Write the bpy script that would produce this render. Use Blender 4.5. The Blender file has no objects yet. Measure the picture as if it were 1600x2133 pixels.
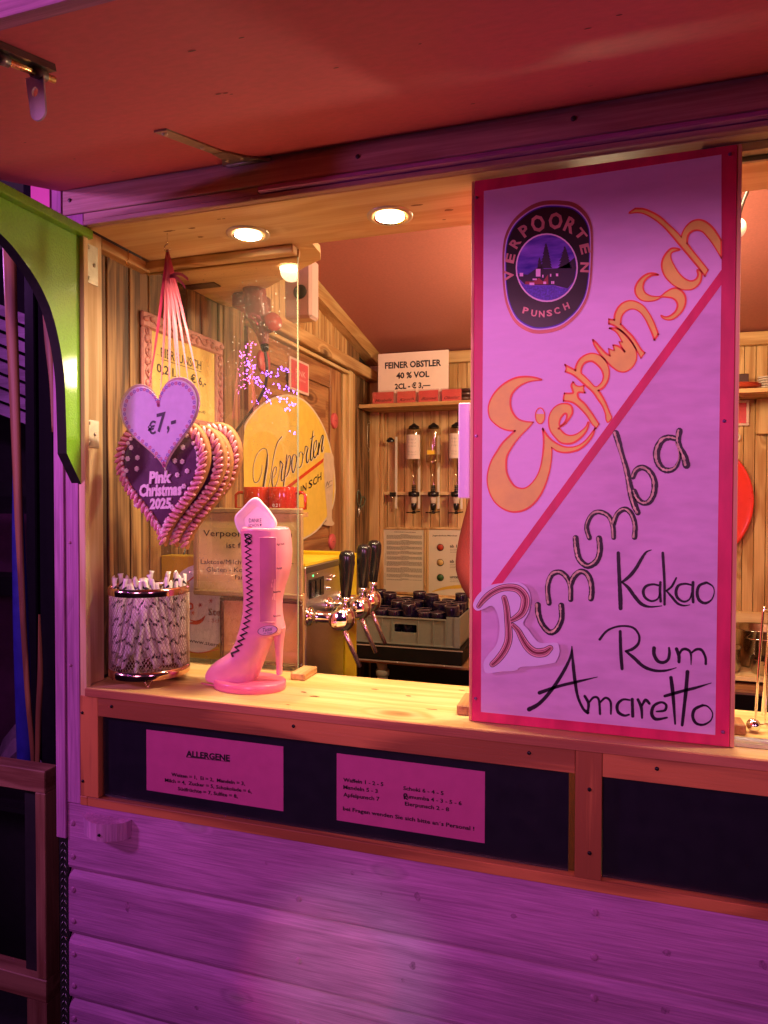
import bpy, bmesh, math, random
import numpy as np
from mathutils import Vector, Matrix
from mathutils.geometry import delaunay_2d_cdt
def _wind(P, x, y):
    w = 0; n = len(P)
    for i in range(n):
        (x0, y0), (x1, y1) = P[i], P[(i+1) % n]
        if y0 <= y:
            if y1 > y and (x1-x0)*(y-y0)-(x-x0)*(y1-y0) > 0: w += 1
        elif y1 <= y and (x1-x0)*(y-y0)-(x-x0)*(y1-y0) < 0: w -= 1
    return w
def fill(loops):
    """robust fill of an outline with holes -> (points, triangles)"""
    V, E_ = [], []
    for L_ in loops:
        k = len(V); n = len(L_); V += [Vector((p[0], p[1])) for p in L_]; E_ += [(k+i, k+(i+1) % n) for i in range(n)]
    sc = max(max(abs(v.x) for v in V), 1e-6)
    r = delaunay_2d_cdt(V, E_, [], 0, 1e-7*sc)
    pts = [(v.x, v.y) for v in r[0]]; T = []
    L0 = [[(p[0], p[1]) for p in l] for l in loops]
    for f in r[2]:
        cx = sum(pts[i][0] for i in f)/3; cy = sum(pts[i][1] for i in f)/3
        if _wind(L0[0], cx, cy) and not any(_wind(h, cx, cy) for h in L0[1:]): T.append(tuple(f))
    return pts, T
random.seed(7)
S = bpy.context.scene
COL = S.collection
R_ = math.radians

# ------------------------------------------------------------------ camera
F, CX, CY = 1400.0, 800.0, 1066.5
def _rot(yaw, pitch, roll):
    cy, sy = math.cos(yaw), math.sin(yaw); cp, sp = math.cos(pitch), math.sin(pitch); cr, sr = math.cos(roll), math.sin(roll)
    return (np.array([[cy,-sy,0],[sy,cy,0],[0,0,1]]) @ np.array([[1,0,0],[0,cp,-sp],[0,sp,cp]]) @ np.array([[cr,0,sr],[0,1,0],[-sr,0,cr]]))
M = _rot(R_(17.42), R_(-1.2), R_(-.14))
CAM = np.array([1.03955, -1.17357, 1.59735])
cam = bpy.data.cameras.new('camera'); co = bpy.data.objects.new('camera', cam); COL.objects.link(co)
cam.sensor_fit = 'HORIZONTAL'; cam.sensor_width = 36; cam.lens = 36*F/1600
cam.clip_start = .02; cam.clip_end = 200
co.matrix_world = Matrix(((M[0,0], M[0,2], -M[0,1], CAM[0]), (M[1,0], M[1,2], -M[1,1], CAM[1]), (M[2,0], M[2,2], -M[2,1], CAM[2]), (0,0,0,1)))
S.camera = co
def at(x, y, ax, v):
    """photo measurement (in photo pixels) -> point on a real plane of the place"""
    d = M @ np.array([x-CX, F, -(y-CY)]); i = 'XYZ'.index(ax); t = (v-CAM[i])/d[i]
    return Vector(CAM+t*d)

# ------------------------------------------------------------------ world, lights
S.view_settings.view_transform = 'Standard'; S.view_settings.look = 'None'
S.view_settings.exposure = 0; S.view_settings.gamma = 1; S.view_settings.use_curve_mapping = False
w = bpy.data.worlds.new('World'); S.world = w; w.use_nodes = True
wn = w.node_tree.nodes; wn['Background'].inputs[0].default_value = (.34, .12, .36, 1); wn['Background'].inputs[1].default_value = .09
def light(kind, name, loc, power, color, size=.1, to=None, **k):
    l = bpy.data.lights.new(name, kind); l.energy = power; l.color = color
    if kind == 'AREA': l.shape = 'DISK'; l.size = size
    else: l.shadow_soft_size = size
    for a, b in k.items(): setattr(l, a, b)
    o = bpy.data.objects.new(name, l); COL.objects.link(o); o.location = loc
    if to is not None: o.rotation_euler = (Vector(to)-Vector(loc)).to_track_quat('-Z', 'Y').to_euler()
    return o
WARM = (1, .76, .44)
PURP = (.82, .25, .98)
MAG = (1.0, .075, .62)
light('SPOT', 'purple_stage_lamp', (-1.7, -1.35, 2.20), 120, PURP, .12, (.5, 0, 1.75), spot_size=R_(100), spot_blend=.7)
light('SPOT', 'purple_stage_lamp', (-1.7, -1.25, 1.90), 55, PURP, .05, (.1, 0, 2.1), spot_size=R_(44), spot_blend=.9)
light('SPOT', 'magenta_stage_lamp', (.2, -3.6, 2.22), 215, (1.0, .32, .68), .45, (.75, 0, 1.75), spot_size=R_(46), spot_blend=1.0)
light('SPOT', 'purple_stage_lamp', (2.5, -2.8, 2.15), 80, (.95, .30, .80), .3, (1.0, 0, 1.6), spot_size=R_(50), spot_blend=1.0)
light('SPOT', 'pale_stage_lamp', (1.35, -2.6, 1.75), 110, (.60, 1, .62), .03, (.60, .0, .70), spot_size=R_(8.6), spot_blend=.9)
light('POINT', 'purple_corner_lamp', (-.95, .45, 2.35), 7, (.75, .22, 1), .05)
light('SPOT', 'red_stage_lamp', (1.45, -2.6, 1.75), 60, (1, .08, .22), .02, (.535, .0, .665), spot_size=R_(6.5), spot_blend=.35)
light('POINT', 'ceiling_bulb', (1.05, 1.15, 2.12), 28, WARM, .06)
light('POINT', 'ceiling_bulb', (1.3, .40, 2.42), 22, (1, .78, .48), .08)

# ------------------------------------------------------------------ mesh helpers
def bm_new(): return bmesh.new()
def link(name, bm, mat, parent=None, smooth=False, loc=None):
    me = bpy.data.meshes.new(name)
    off = Vector((0,0,0))
    if parent is not None: off = Vector(parent.get('_base', (0,0,0)))
    if loc is not None: off = Vector(loc)
    if off.length: bmesh.ops.translate(bm, verts=bm.verts, vec=-off)
    bmesh.ops.recalc_face_normals(bm, faces=bm.faces)
    bm.to_mesh(me); bm.free()
    for m in (mat if isinstance(mat, (list, tuple)) else [mat]): me.materials.append(m)
    if smooth:
        me.polygons.foreach_set('use_smooth', [True]*len(me.polygons))
        try: me.set_sharp_from_angle(angle=R_(35))
        except Exception: pass
    o = bpy.data.objects.new(name, me); COL.objects.link(o)
    if parent is not None:
        o.parent = parent; o['_base'] = tuple(off)
    elif loc is not None: o.location = off; o['_base'] = tuple(off)
    return o
def thing(name, label, cat, base=(0,0,0), group=None):
    o = bpy.data.objects.new(name, None); COL.objects.link(o); o.location = base; o['_base'] = tuple(base)
    o.empty_display_size = .05
    o['label'] = label; o['category'] = cat
    if group: o['group'] = group
    return o
def tag(o, label, cat, group=None):
    o['label'] = label; o['category'] = cat
    if group: o['group'] = group
    return o
def struct(name, bm, mat):
    o = link(name, bm, mat); o['kind'] = 'structure'; return o
def copy_tree(o, parent=None):
    c = o.copy(); COL.objects.link(c)
    if parent is not None: c.parent = parent
    for ch in [x for x in bpy.data.objects if x.parent == o]: copy_tree(ch, c)
    return c
def box(bm, x0, x1, y0, y1, z0, z1, bev=0):
    b = bmesh.new()
    bmesh.ops.create_cube(b, size=1)
    sx, sy, sz = abs(x1-x0), abs(y1-y0), abs(z1-z0)
    bmesh.ops.scale(b, vec=(sx, sy, sz), verts=b.verts)
    bmesh.ops.translate(b, vec=((x0+x1)/2, (y0+y1)/2, (z0+z1)/2), verts=b.verts)
    if bev: bmesh.ops.bevel(b, geom=b.edges[:], offset=min(bev, sx*.4, sy*.4, sz*.4), segments=1, affect='EDGES')
    merge(bm, b); return bm
def merge(bm, b, mat=None, mi=None):
    if mat is not None: bmesh.ops.transform(b, matrix=mat, verts=b.verts)
    vm = {}
    for v in b.verts: vm[v] = bm.verts.new(v.co)
    for f in b.faces:
        try:
            nf = bm.faces.new([vm[v] for v in f.verts]); nf.smooth = f.smooth
            if mi is not None: nf.material_index = mi
        except ValueError: pass
    b.free()
def bxo(*a, bev=0): return box(bm_new(), *a, bev=bev)
def tube(bm, pts, r, n=8, cap=True, closed=False):
    pts = [Vector(p) for p in pts]; rings = []; N = len(pts)
    rs = r if isinstance(r, (list, tuple)) else [r]*N
    up = Vector((0,0,1)); prev = None
    for i, p in enumerate(pts):
        if closed: d = pts[(i+1) % N]-pts[i-1]
        else: d = pts[min(i+1, N-1)]-pts[max(i-1, 0)]
        if d.length < 1e-9: d = Vector((0,0,1))
        d.normalize()
        if prev is None:
            a = d.cross(up)
            if a.length < .1: a = d.cross(Vector((1,0,0)))
        else: a = prev-d*prev.dot(d)
        a.normalize(); prev = a; b = d.cross(a)
        rings.append([bm.verts.new(p+(a*math.cos(2*math.pi*k/n)+b*math.sin(2*math.pi*k/n))*rs[i]) for k in range(n)])
    for i in range(N if closed else N-1):
        A, B = rings[i], rings[(i+1) % N]
        for k in range(n):
            f = bm.faces.new((A[k], A[(k+1) % n], B[(k+1) % n], B[k])); f.smooth = True
    if cap and not closed: bm.faces.new(rings[0]); bm.faces.new(rings[-1])
    return bm
def lathe(bm, prof, c=(0,0,0), n=24, axis='Z', mat=None, sx=1, sy=1):
    """prof: list of (r, h)"""
    b = bmesh.new(); rings = []
    for r, h in prof:
        rings.append([b.verts.new((max(r, 1e-5)*math.cos(2*math.pi*k/n)*sx, max(r, 1e-5)*math.sin(2*math.pi*k/n)*sy, h)) for k in range(n)])
    for A, B in zip(rings, rings[1:]):
        for k in range(n):
            f = b.faces.new((A[k], A[(k+1) % n], B[(k+1) % n], B[k])); f.smooth = True
    m = Matrix.Translation(c)
    if axis == 'X': m = m @ Matrix.Rotation(R_(90), 4, 'Y')
    elif axis == 'Y': m = m @ Matrix.Rotation(R_(-90), 4, 'X')
    elif isinstance(axis, Vector): m = m @ axis.to_track_quat('Z', 'Y').to_matrix().to_4x4()
    if mat is not None: m = mat @ m
    merge(bm, b, m); return bm
def sphere(bm, c, r, s=(1,1,1), n=12, m=8):
    b = bmesh.new(); bmesh.ops.create_uvsphere(b, u_segments=n, v_segments=m, radius=r)
    for f in b.faces: f.smooth = True
    bmesh.ops.scale(b, vec=s, verts=b.verts); bmesh.ops.translate(b, vec=c, verts=b.verts); merge(bm, b); return bm
def catmull(P, k=6, closed=False):
    P = [tuple(p) for p in P]; out = []; n = len(P)
    if n < 3 and not closed:
        return [tuple(P[0][j]+(P[1][j]-P[0][j])*i/k for j in range(len(P[0]))) for i in range(k+1)]
    for i in range(n if closed else n-1):
        p0 = P[(i-1) % n] if (closed or i) else P[0]; p1 = P[i]; p2 = P[(i+1) % n]
        p3 = P[(i+2) % n] if (closed or i+2 < n) else P[-1]
        for s in range(k):
            t = s/k
            out.append(tuple(.5*(2*b+(c-a)*t+(2*a-5*b+4*c-d)*t*t+(3*b-a-3*c+d)*t**3) for a, b, c, d in zip(p0, p1, p2, p3)))
    if not closed: out.append(P[-1])
    return out

# a flat working frame on a real plane: f(px,py,lift) -> world point
class Plane:
    def __init__(s, ax, v, nrm): s.ax, s.v, s.n = ax, v, Vector(nrm)
    def __call__(s, p, lift=0): return at(p[0], p[1], s.ax, s.v)+s.n*lift
def ribbon(bm, P, pl, lift, mi=0):
    """flat painted stroke; P = (px,py,width px)"""
    L = []; n = len(P)
    cl = (abs(P[0][0]-P[-1][0])+abs(P[0][1]-P[-1][1])) < .01
    for i, p in enumerate(P):
        a = P[max(i-1, 0)]; b = P[min(i+1, n-1)]
        if cl and i in (0, n-1): a, b = P[-2], P[1]
        dx, dy = b[0]-a[0], b[1]-a[1]; l = math.hypot(dx, dy) or 1
        nx, ny = -dy/l*p[2]/2, dx/l*p[2]/2
        L.append((bm.verts.new(pl((p[0]+nx, p[1]+ny), lift)), bm.verts.new(pl((p[0]-nx, p[1]-ny), lift))))
    for A, B in zip(L, L[1:]):
        f = bm.faces.new((A[0], B[0], B[1], A[1])); f.material_index = mi
    if not cl:
        for e in (0, -1):
            x, y, wd = P[e]; 
            if wd < 2: continue
            vs = [bm.verts.new(pl((x+wd/2*math.cos(k*math.pi/5), y+wd/2*math.sin(k*math.pi/5)), lift+.00003)) for k in range(10)]
            f = bm.faces.new(vs); f.material_index = mi
def stroke(bm, crop, pts, wd, pl, lift, mi=0, k=6, closed=False, jitter=0):
    ox, oy, s = crop; n = len(pts)
    W = wd if isinstance(wd, (list, tuple)) else [wd]*n
    if len(W) != n: W = list(np.interp(np.linspace(0, 1, n), np.linspace(0, 1, len(W)), W))
    P = [(ox+x/s, oy+y/s, q/s) for (x, y), q in zip(pts, W)]
    if closed: P.append(P[0]); C = catmull(P[:-1], k, True); C.append(C[0])
    else: C = catmull(P, k)
    if jitter: C = [(x, y, q*(1+random.uniform(-jitter, jitter))) for x, y, q in C]
    ribbon(bm, C, pl, lift, mi); return C
def poly(bm, crop, loops, pl, lift, mi=0, smooth=4):
    ox, oy, s = crop; LL = []
    for lp in loops:
        q = [(ox+x/s, oy+y/s) for x, y in lp]
        if smooth: q = catmull(q, smooth, True)
        LL.append(q)
    allp, tris = fill(LL)
    vs = [bm.verts.new(pl(p, lift)) for p in allp]
    for t in tris:
        try: f = bm.faces.new([vs[i] for i in t]); f.material_index = mi
        except ValueError: pass
    return LL
# built-in font text fitted between two measured baseline points and a cap-height point
def text_mesh(body, bold=0, shear=0, ext=0):
    c = bpy.data.curves.new('txt', 'FONT'); c.body = body; c.size = 1; c.offset = bold; c.shear = shear; c.extrude = ext
    c.resolution_u = 2
    o = bpy.data.objects.new('txt', c); COL.objects.link(o)
    dg = bpy.context.evaluated_depsgraph_get(); me = bpy.data.meshes.new_from_object(o.evaluated_get(dg))
    bpy.data.objects.remove(o); bpy.data.curves.remove(c)
    b = bmesh.new(); b.from_mesh(me); bpy.data.meshes.remove(me); return b
def textw(bm, body, bl, br, up, lift=0, bold=0, shear=0, cap=.7, mi=0, ext=0):
    """bl, br: world baseline ends; up: world vector of cap height"""
    b = text_mesh(body, bold, shear, ext)
    if not b.verts: b.free(); return
    xs = [v.co.x for v in b.verts]; x0, x1 = min(xs), max(xs)
    ex = (br-bl)/(x1-x0); ey = up/cap; nz = ex.cross(ey).normalized()
    for v in b.verts:
        x, y, z = v.co; v.co = bl+ex*(x-x0)+ey*y+nz*(lift+z*ex.length)
    merge(bm, b, None, mi)
def textp(bm, body, pl, p0, p1, h, lift=.0006, **k):
    """photo points of the baseline ends, cap height in photo px at the left end"""
    a, b = pl(p0), pl(p1); up = pl((p0[0], p0[1]-h))-a
    up = Vector((0,0,1))*up.length if pl.ax != 'Z' else up
    textw(bm, body, a, b, up, lift, **k)

# ------------------------------------------------------------------ materials
def newmat(name):
    m = bpy.data.materials.new(name); m.use_nodes = True
    return m, m.node_tree, m.node_tree.nodes['Principled BSDF']
MC = {}
def paint(name, col, rough=.5, var=.08, bump=.0, scale=30, metal=0, spec=.5, coat=0, grain=None):
    if name in MC: return MC[name]
    m, nt, p = newmat(name); N = nt.nodes; L = nt.links
    p.inputs['Roughness'].default_value = rough; p.inputs['Metallic'].default_value = metal
    p.inputs['Specular IOR Level'].default_value = spec
    if coat: p.inputs['Coat Weight'].default_value = coat; p.inputs['Coat Roughness'].default_value = .08
    tc = N.new('ShaderNodeTexCoord'); mp = N.new('ShaderNodeMapping'); L.new(tc.outputs['Object'], mp.inputs[0])
    if grain: mp.inputs['Scale'].default_value = grain
    no = N.new('ShaderNodeTexNoise'); no.inputs['Scale'].default_value = scale; no.inputs['Detail'].default_value = 5
    L.new(mp.outputs[0], no.inputs['Vector'])
    mr = N.new('ShaderNodeMapRange'); mr.inputs[1].default_value = .3; mr.inputs[2].default_value = .7
    mr.inputs[3].default_value = 1-var; mr.inputs[4].default_value = 1+var*.6; L.new(no.outputs[0], mr.inputs[0])
    mx = N.new('ShaderNodeVectorMath'); mx.operation = 'SCALE'; mx.inputs[0].default_value = col[:3]
    L.new(mr.outputs[0], mx.inputs['Scale']); L.new(mx.outputs[0], p.inputs['Base Color'])
    rr = N.new('ShaderNodeMapRange'); rr.inputs[3].default_value = max(rough-.08, .02); rr.inputs[4].default_value = min(rough+.1, 1)
    L.new(no.outputs[0], rr.inputs[0]); L.new(rr.outputs[0], p.inputs['Roughness'])
    if bump:
        bp = N.new('ShaderNodeBump'); bp.inputs['Strength'].default_value = bump; bp.inputs['Distance'].default_value = .002
        L.new(no.outputs[0], bp.inputs['Height']); L.new(bp.outputs[0], p.inputs['Normal'])
    MC[name] = m; return m
def wood(name, c1, c2, axis='X', rough=.5, bump=.25, knots=.0, dens=1.0, ring=.5, coat=0, painted=0, dark=(.05, .02, .008)):
    """c1 light, c2 dark grain; axis = direction the grain runs"""
    if name in MC: return MC[name]
    m, nt, p = newmat(name); N = nt.nodes; L = nt.links
    p.inputs['Roughness'].default_value = rough
    if coat: p.inputs['Coat Weight'].default_value = coat; p.inputs['Coat Roughness'].default_value = .25
    tc = N.new('ShaderNodeTexCoord'); oi = N.new('ShaderNodeObjectInfo')
    ad = N.new('ShaderNodeVectorMath'); ad.operation = 'ADD'
    sc = N.new('ShaderNodeVectorMath'); sc.operation = 'SCALE'; sc.inputs[0].default_value = (7.3, 3.1, 5.7); L.new(oi.outputs['Random'], sc.inputs['Scale'])
    L.new(tc.outputs['Object'], ad.inputs[0]); L.new(sc.outputs[0], ad.inputs[1])
    i = 'XYZ'.index(axis)
    def mp(al, ac):
        q = N.new('ShaderNodeMapping'); v = [ac]*3; v[i] = al; q.inputs['Scale'].default_value = v; L.new(ad.outputs[0], q.inputs[0]); return q
    fine = N.new('ShaderNodeTexNoise'); fine.inputs['Scale'].default_value = 1; fine.inputs['Detail'].default_value = 6; fine.inputs['Roughness'].default_value = .65
    L.new(mp(5*dens, 170*dens).outputs[0], fine.inputs['Vector'])
    # rings: bands of a slowly varying distance
    slow = N.new('ShaderNodeTexNoise'); slow.inputs['Scale'].default_value = 1; slow.inputs['Detail'].default_value = 2.0; slow.inputs['Distortion'].default_value = .4
    L.new(mp(1.3*dens, 11*dens).outputs[0], slow.inputs['Vector'])
    # knots
    vo = N.new('ShaderNodeTexVoronoi'); vo.inputs['Scale'].default_value = 1; L.new(mp(4.2*dens, 10*dens).outputs[0], vo.inputs['Vector'])
    kn = N.new('ShaderNodeMapRange'); kn.inputs[1].default_value = .0; kn.inputs[2].default_value = .35; kn.inputs[3].default_value = 1; kn.inputs[4].default_value = 0
    L.new(vo.outputs['Distance'], kn.inputs[0])
    sep = N.new('ShaderNodeSeparateColor'); L.new(vo.outputs['Color'], sep.inputs[0])
    th = N.new('ShaderNodeMath'); th.operation = 'LESS_THAN'; th.inputs[1].default_value = knots; L.new(sep.outputs[0], th.inputs[0])
    km = N.new('ShaderNodeMath'); km.operation = 'MULTIPLY'; L.new(kn.outputs[0], km.inputs[0]); L.new(th.outputs[0], km.inputs[1])
    kp = N.new('ShaderNodeMath'); kp.operation = 'POWER'; kp.inputs[1].default_value = 2; L.new(km.outputs[0], kp.inputs[0])
    sm = N.new('ShaderNodeMath'); sm.operation = 'MULTIPLY_ADD'; sm.inputs[1].default_value = 26; L.new(slow.outputs[0], sm.inputs[0])
    km2 = N.new('ShaderNodeMath'); km2.operation = 'MULTIPLY'; km2.inputs[1].default_value = 14; L.new(km.outputs[0], km2.inputs[0]); L.new(km2.outputs[0], sm.inputs[2])
    sn = N.new('ShaderNodeMath'); sn.operation = 'SINE'; L.new(sm.outputs[0], sn.inputs[0])
    ab = N.new('ShaderNodeMath'); ab.operation = 'MULTIPLY_ADD'; ab.inputs[1].default_value = .5*ring; ab.inputs[2].default_value = .5; L.new(sn.outputs[0], ab.inputs[0])
    av = N.new('ShaderNodeMath'); av.operation = 'MULTIPLY_ADD'; av.inputs[1].default_value = 1.1; L.new(fine.outputs[0], av.inputs[0]); 
    hv = N.new('ShaderNodeMath'); hv.operation = 'SUBTRACT'; hv.inputs[1].default_value = .55; L.new(ab.outputs[0], hv.inputs[0]); L.new(hv.outputs[0], av.inputs[2])
    cr = N.new('ShaderNodeValToRGB'); cr.color_ramp.elements[0].position = .22; cr.color_ramp.elements[0].color = (*c2, 1)
    cr.color_ramp.elements[1].position = .78; cr.color_ramp.elements[1].color = (*c1, 1); L.new(av.outputs[0], cr.inputs[0])
    # big blotches
    bl = N.new('ShaderNodeTexNoise'); bl.inputs['Scale'].default_value = 1; bl.inputs['Detail'].default_value = 3; L.new(mp(2.5, 9).outputs[0], bl.inputs['Vector'])
    br = N.new('ShaderNodeMapRange'); br.inputs[1].default_value = .3; br.inputs[2].default_value = .7; br.inputs[3].default_value = .82; br.inputs[4].default_value = 1.08; L.new(bl.outputs[0], br.inputs[0])
    vs = N.new('ShaderNodeVectorMath'); vs.operation = 'SCALE'; L.new(cr.outputs[0], vs.inputs[0]); L.new(br.outputs[0], vs.inputs['Scale'])
    mk = N.new('ShaderNodeMix'); mk.data_type = 'RGBA'; mk.inputs['B'].default_value = (*dark, 1)
    kf = N.new('ShaderNodeMath'); kf.operation = 'MULTIPLY'; kf.inputs[1].default_value = 1.25; kf.use_clamp = True; L.new(kp.outputs[0], kf.inputs[0])
    L.new(kf.outputs[0], mk.inputs['Factor']); L.new(vs.outputs[0], mk.inputs['A']); L.new(mk.outputs['Result'], p.inputs['Base Color'])
    bp = N.new('ShaderNodeBump'); bp.inputs['Strength'].default_value = bump; bp.inputs['Distance'].default_value = .0015
    L.new(av.outputs[0], bp.inputs['Height']); L.new(bp.outputs[0], p.inputs['Normal'])
    rr = N.new('ShaderNodeMapRange'); rr.inputs[3].default_value = rough+.1; rr.inputs[4].default_value = rough-.08; L.new(fine.outputs[0], rr.inputs[0]); L.new(rr.outputs[0], p.inputs['Roughness'])
    MC[name] = m; return m
def emis(name, col, s):
    if name in MC: return MC[name]
    m, nt, p = newmat(name); p.inputs['Base Color'].default_value = (*col, 1)
    p.inputs['Emission Color'].default_value = (*col, 1); p.inputs['Emission Strength'].default_value = s; MC[name] = m; return m
def glassy(name, tint=(1,1,1), refl=1.0, rough=.0, dust=0):
    """thin sheet glass: clear, with a Schlick mirror reflection"""
    if name in MC: return MC[name]
    m, nt, p = newmat(name); N = nt.nodes; L = nt.links; N.remove(p); out = N['Material Output']
    tr = N.new('ShaderNodeBsdfTransparent'); tr.inputs[0].default_value = (*tint, 1)
    gl = N.new('ShaderNodeBsdfGlossy'); gl.inputs['Roughness'].default_value = rough
    lw = N.new('ShaderNodeLayerWeight'); pw = N.new('ShaderNodeMath'); pw.operation = 'POWER'; pw.inputs[1].default_value = 5
    lw.inputs[0].default_value = .5; L.new(lw.outputs['Facing'], pw.inputs[0])
    ma = N.new('ShaderNodeMath'); ma.operation = 'MULTIPLY_ADD'; ma.inputs[1].default_value = .9; ma.inputs[2].default_value = .045*refl; ma.use_clamp = True; L.new(pw.outputs[0], ma.inputs[0])
    mx = N.new('ShaderNodeMixShader'); L.new(ma.outputs[0], mx.inputs[0]); L.new(tr.outputs[0], mx.inputs[1]); L.new(gl.outputs[0], mx.inputs[2])
    last = mx
    if dust:
        df = N.new('ShaderNodeBsdfDiffuse'); df.inputs[0].default_value = (.8, .75, .65, 1)
        tc = N.new('ShaderNodeTexCoord'); no = N.new('ShaderNodeTexNoise'); no.inputs['Scale'].default_value = 240; no.inputs['Detail'].default_value = 1; L.new(tc.outputs['Object'], no.inputs['Vector'])
        n2 = N.new('ShaderNodeTexNoise'); n2.inputs['Scale'].default_value = 5; L.new(tc.outputs['Object'], n2.inputs['Vector'])
        mr = N.new('ShaderNodeMapRange'); mr.inputs[1].default_value = .70; mr.inputs[2].default_value = .78; mr.inputs[3].default_value = 0; mr.inputs[4].default_value = .5; L.new(no.outputs[0], mr.inputs[0])
        m2 = N.new('ShaderNodeMapRange'); m2.inputs[1].default_value = .4; m2.inputs[2].default_value = .7; m2.inputs[3].default_value = dust*.4; m2.inputs[4].default_value = dust; L.new(n2.outputs[0], m2.inputs[0])
        a2 = N.new('ShaderNodeMath'); a2.operation = 'ADD'; L.new(mr.outputs[0], a2.inputs[0]); L.new(m2.outputs[0], a2.inputs[1])
        mx2 = N.new('ShaderNodeMixShader'); L.new(a2.outputs[0], mx2.inputs[0]); L.new(mx.outputs[0], mx2.inputs[1]); L.new(df.outputs[0], mx2.inputs[2]); last = mx2
    L.new(last.outputs[0], out.inputs[0]); MC[name] = m; return m

def pine(axis, tone='pine', knots=.18):
    T = {'pine': ((.66, .42, .19), (.44, .22, .075)), 'pale': ((.80, .60, .33), (.62, .40, .17)), 'counter': ((.80, .56, .25), (.64, .38, .13)),
         'soffit': ((.92, .70, .42), (.78, .51, .25)), 'trim': ((.62, .26, .09), (.34, .10, .03)), 'old': ((.30, .15, .06), (.06, .025, .010)),
         'weather': ((.42, .23, .09), (.10, .04, .014)), 'door': ((.46, .22, .08), (.24, .085, .028)), 'red': ((.42, .20, .10), (.24, .085, .03))}[tone]
    return wood('wood_%s_%s' % (tone, axis), T[0], T[1], axis, rough=.5 if tone not in ('counter', 'soffit') else .38, bump=.3 if tone not in ('counter', 'soffit') else .12, knots=knots, coat=.0, ring=.5)
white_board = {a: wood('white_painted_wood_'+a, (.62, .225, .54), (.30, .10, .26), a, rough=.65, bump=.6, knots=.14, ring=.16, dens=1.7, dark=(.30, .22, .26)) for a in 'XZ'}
steel = paint('brushed_steel', (.55, .53, .50), .32, .15, .05, 60, metal=1, grain=(1, 1, 20))
chrome = paint('chrome', (.86, .84, .82), .06, .03, 0, 20, metal=1)
zinc = paint('zinc_plate', (.62, .57, .46), .42, .2, .1, 60, metal=.9)
black_pl = paint('black_plastic', (.012, .011, .012), .16, .1, 0, 20)
black_mt = paint('black_matt', (.012, .010, .012), .6, .1)
crimson = paint('crimson_paint', (.72, .024, .12), .42, .24, .3, 30, grain=(1, 1, .3))
signwhite = paint('sign_white_paint', (.86, .60, .84), .42, .06, .08, 34, grain=(.5, 1, 1.6))
signlilac = paint('sign_lilac_paint', (.72, .44, .67), .36, .12, .10, 34, grain=(.5, 1, 1.6))
red_ply = paint('red_painted_ply', (.70, .14, .19), .62, .08, .08, 110, grain=(.6, 1, 1), spec=.3)
red_ceil = paint('red_painted_ceiling', (.44, .14, .115), .6, .1, .05, 120)
paperw = paint('white_paper', (.84, .80, .74), .6, .04, .0, 40)
paperp = paint('pink_paper', (.56, .085, .27), .5, .06, .0, 40)
ink = paint('black_ink', (.012, .009, .015), .5, .05)
FRONT = Plane('Y', 0, (0,-1,0))

# ================================================================== STRUCTURE
bm = bm_new(); box(bm, -30, 30, -30, 30, -.1, 0)
struct('ground', bm, paint('asphalt', (.045, .042, .045), .85, .25, .6, 60))
bm = bm_new(); box(bm, -.04, 2.3, .31, 2.0, .02, .22)
# ------------------------------------------------------------------ stall
stall = thing('market_stall', 'wooden Christmas market drinks stall with purple-lit plank front and open serving hatch', 'stall')
def sp(name, bm, mat, par=None, **k): return link(name, bm, mat, par or stall, **k)
sp('floor_slab', bm, paint('stall_floor', (.06, .045, .035), .7, .2))
def screws(par, pts, r=.0035, ax='Y', mat=None, slot=True):
    for (x, y, z) in pts:
        b = bm_new(); lathe(b, [(r, 0), (r*.95, .0012), (r*.6, .0022), (0, .0025)], (0,0,0), 10)
        if slot: box(b, -r*.85, r*.85, -r*.14, r*.14, .0018, .0029)
        d = {'Y': Vector((0,-1,0)), 'X': Vector((1,0,0)), '-Z': Vector((0,0,-1))}[ax]
        a = random.uniform(0, 3.1)
        bmesh.ops.transform(b, matrix=Matrix.Translation((x, y, z)) @ d.to_track_quat('Z', 'Y').to_matrix().to_4x4() @ Matrix.Rotation(a, 4, 'Z'), verts=b.verts)
        link('screw', b, mat or paint('dull_screw', (.16, .13, .13), .4, .2, metal=.7), par)
# siding boards: chamfered tongue-and-groove
zt = [.934, .788, .646, .503, .360, .217, .074]
for i in range(6):
    b = bm_new(); zu, zl = zt[i], zt[i+1]
    x0, x1 = -.047, 2.4
    prof = [(.0145, zu-.0006), (.012, zu-.002), (.0035, zu-.016), (.0012, zu-.021), (.0012, zl+.010), (.0035, zl+.004), (.014, zl+.0004), (.03, zl+.0004), (.03, zu-.0006)]
    if i == 0: prof[0:4] = [(.0012, zu), (.0012, zu-.001)]
    A = [b.verts.new((x0, y, z)) for y, z in prof]; B = [b.verts.new((x1, y, z)) for y, z in prof]
    for k in range(len(prof)):
        b.faces.new((A[k], A[(k+1) % len(prof)], B[(k+1) % len(prof)], B[k]))
    b.faces.new(A); b.faces.new(B)
    o = sp('siding_board', b, white_board['X'])
    zc = (zu+zl)/2
    screws(o, [(-.034, .0012, zu-.043), (-.034, .0012, zl+.030)] + ([(1.045, .0012, zu-.035), (1.045, .0012, zl+.035)] if i < 3 else []) + ([(.50, .0012, zl+.035+.02*i)] if i < 4 else []), r=.0066, mat=paint('painted_screw', (.42, .14, .34), .5, .1))
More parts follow.
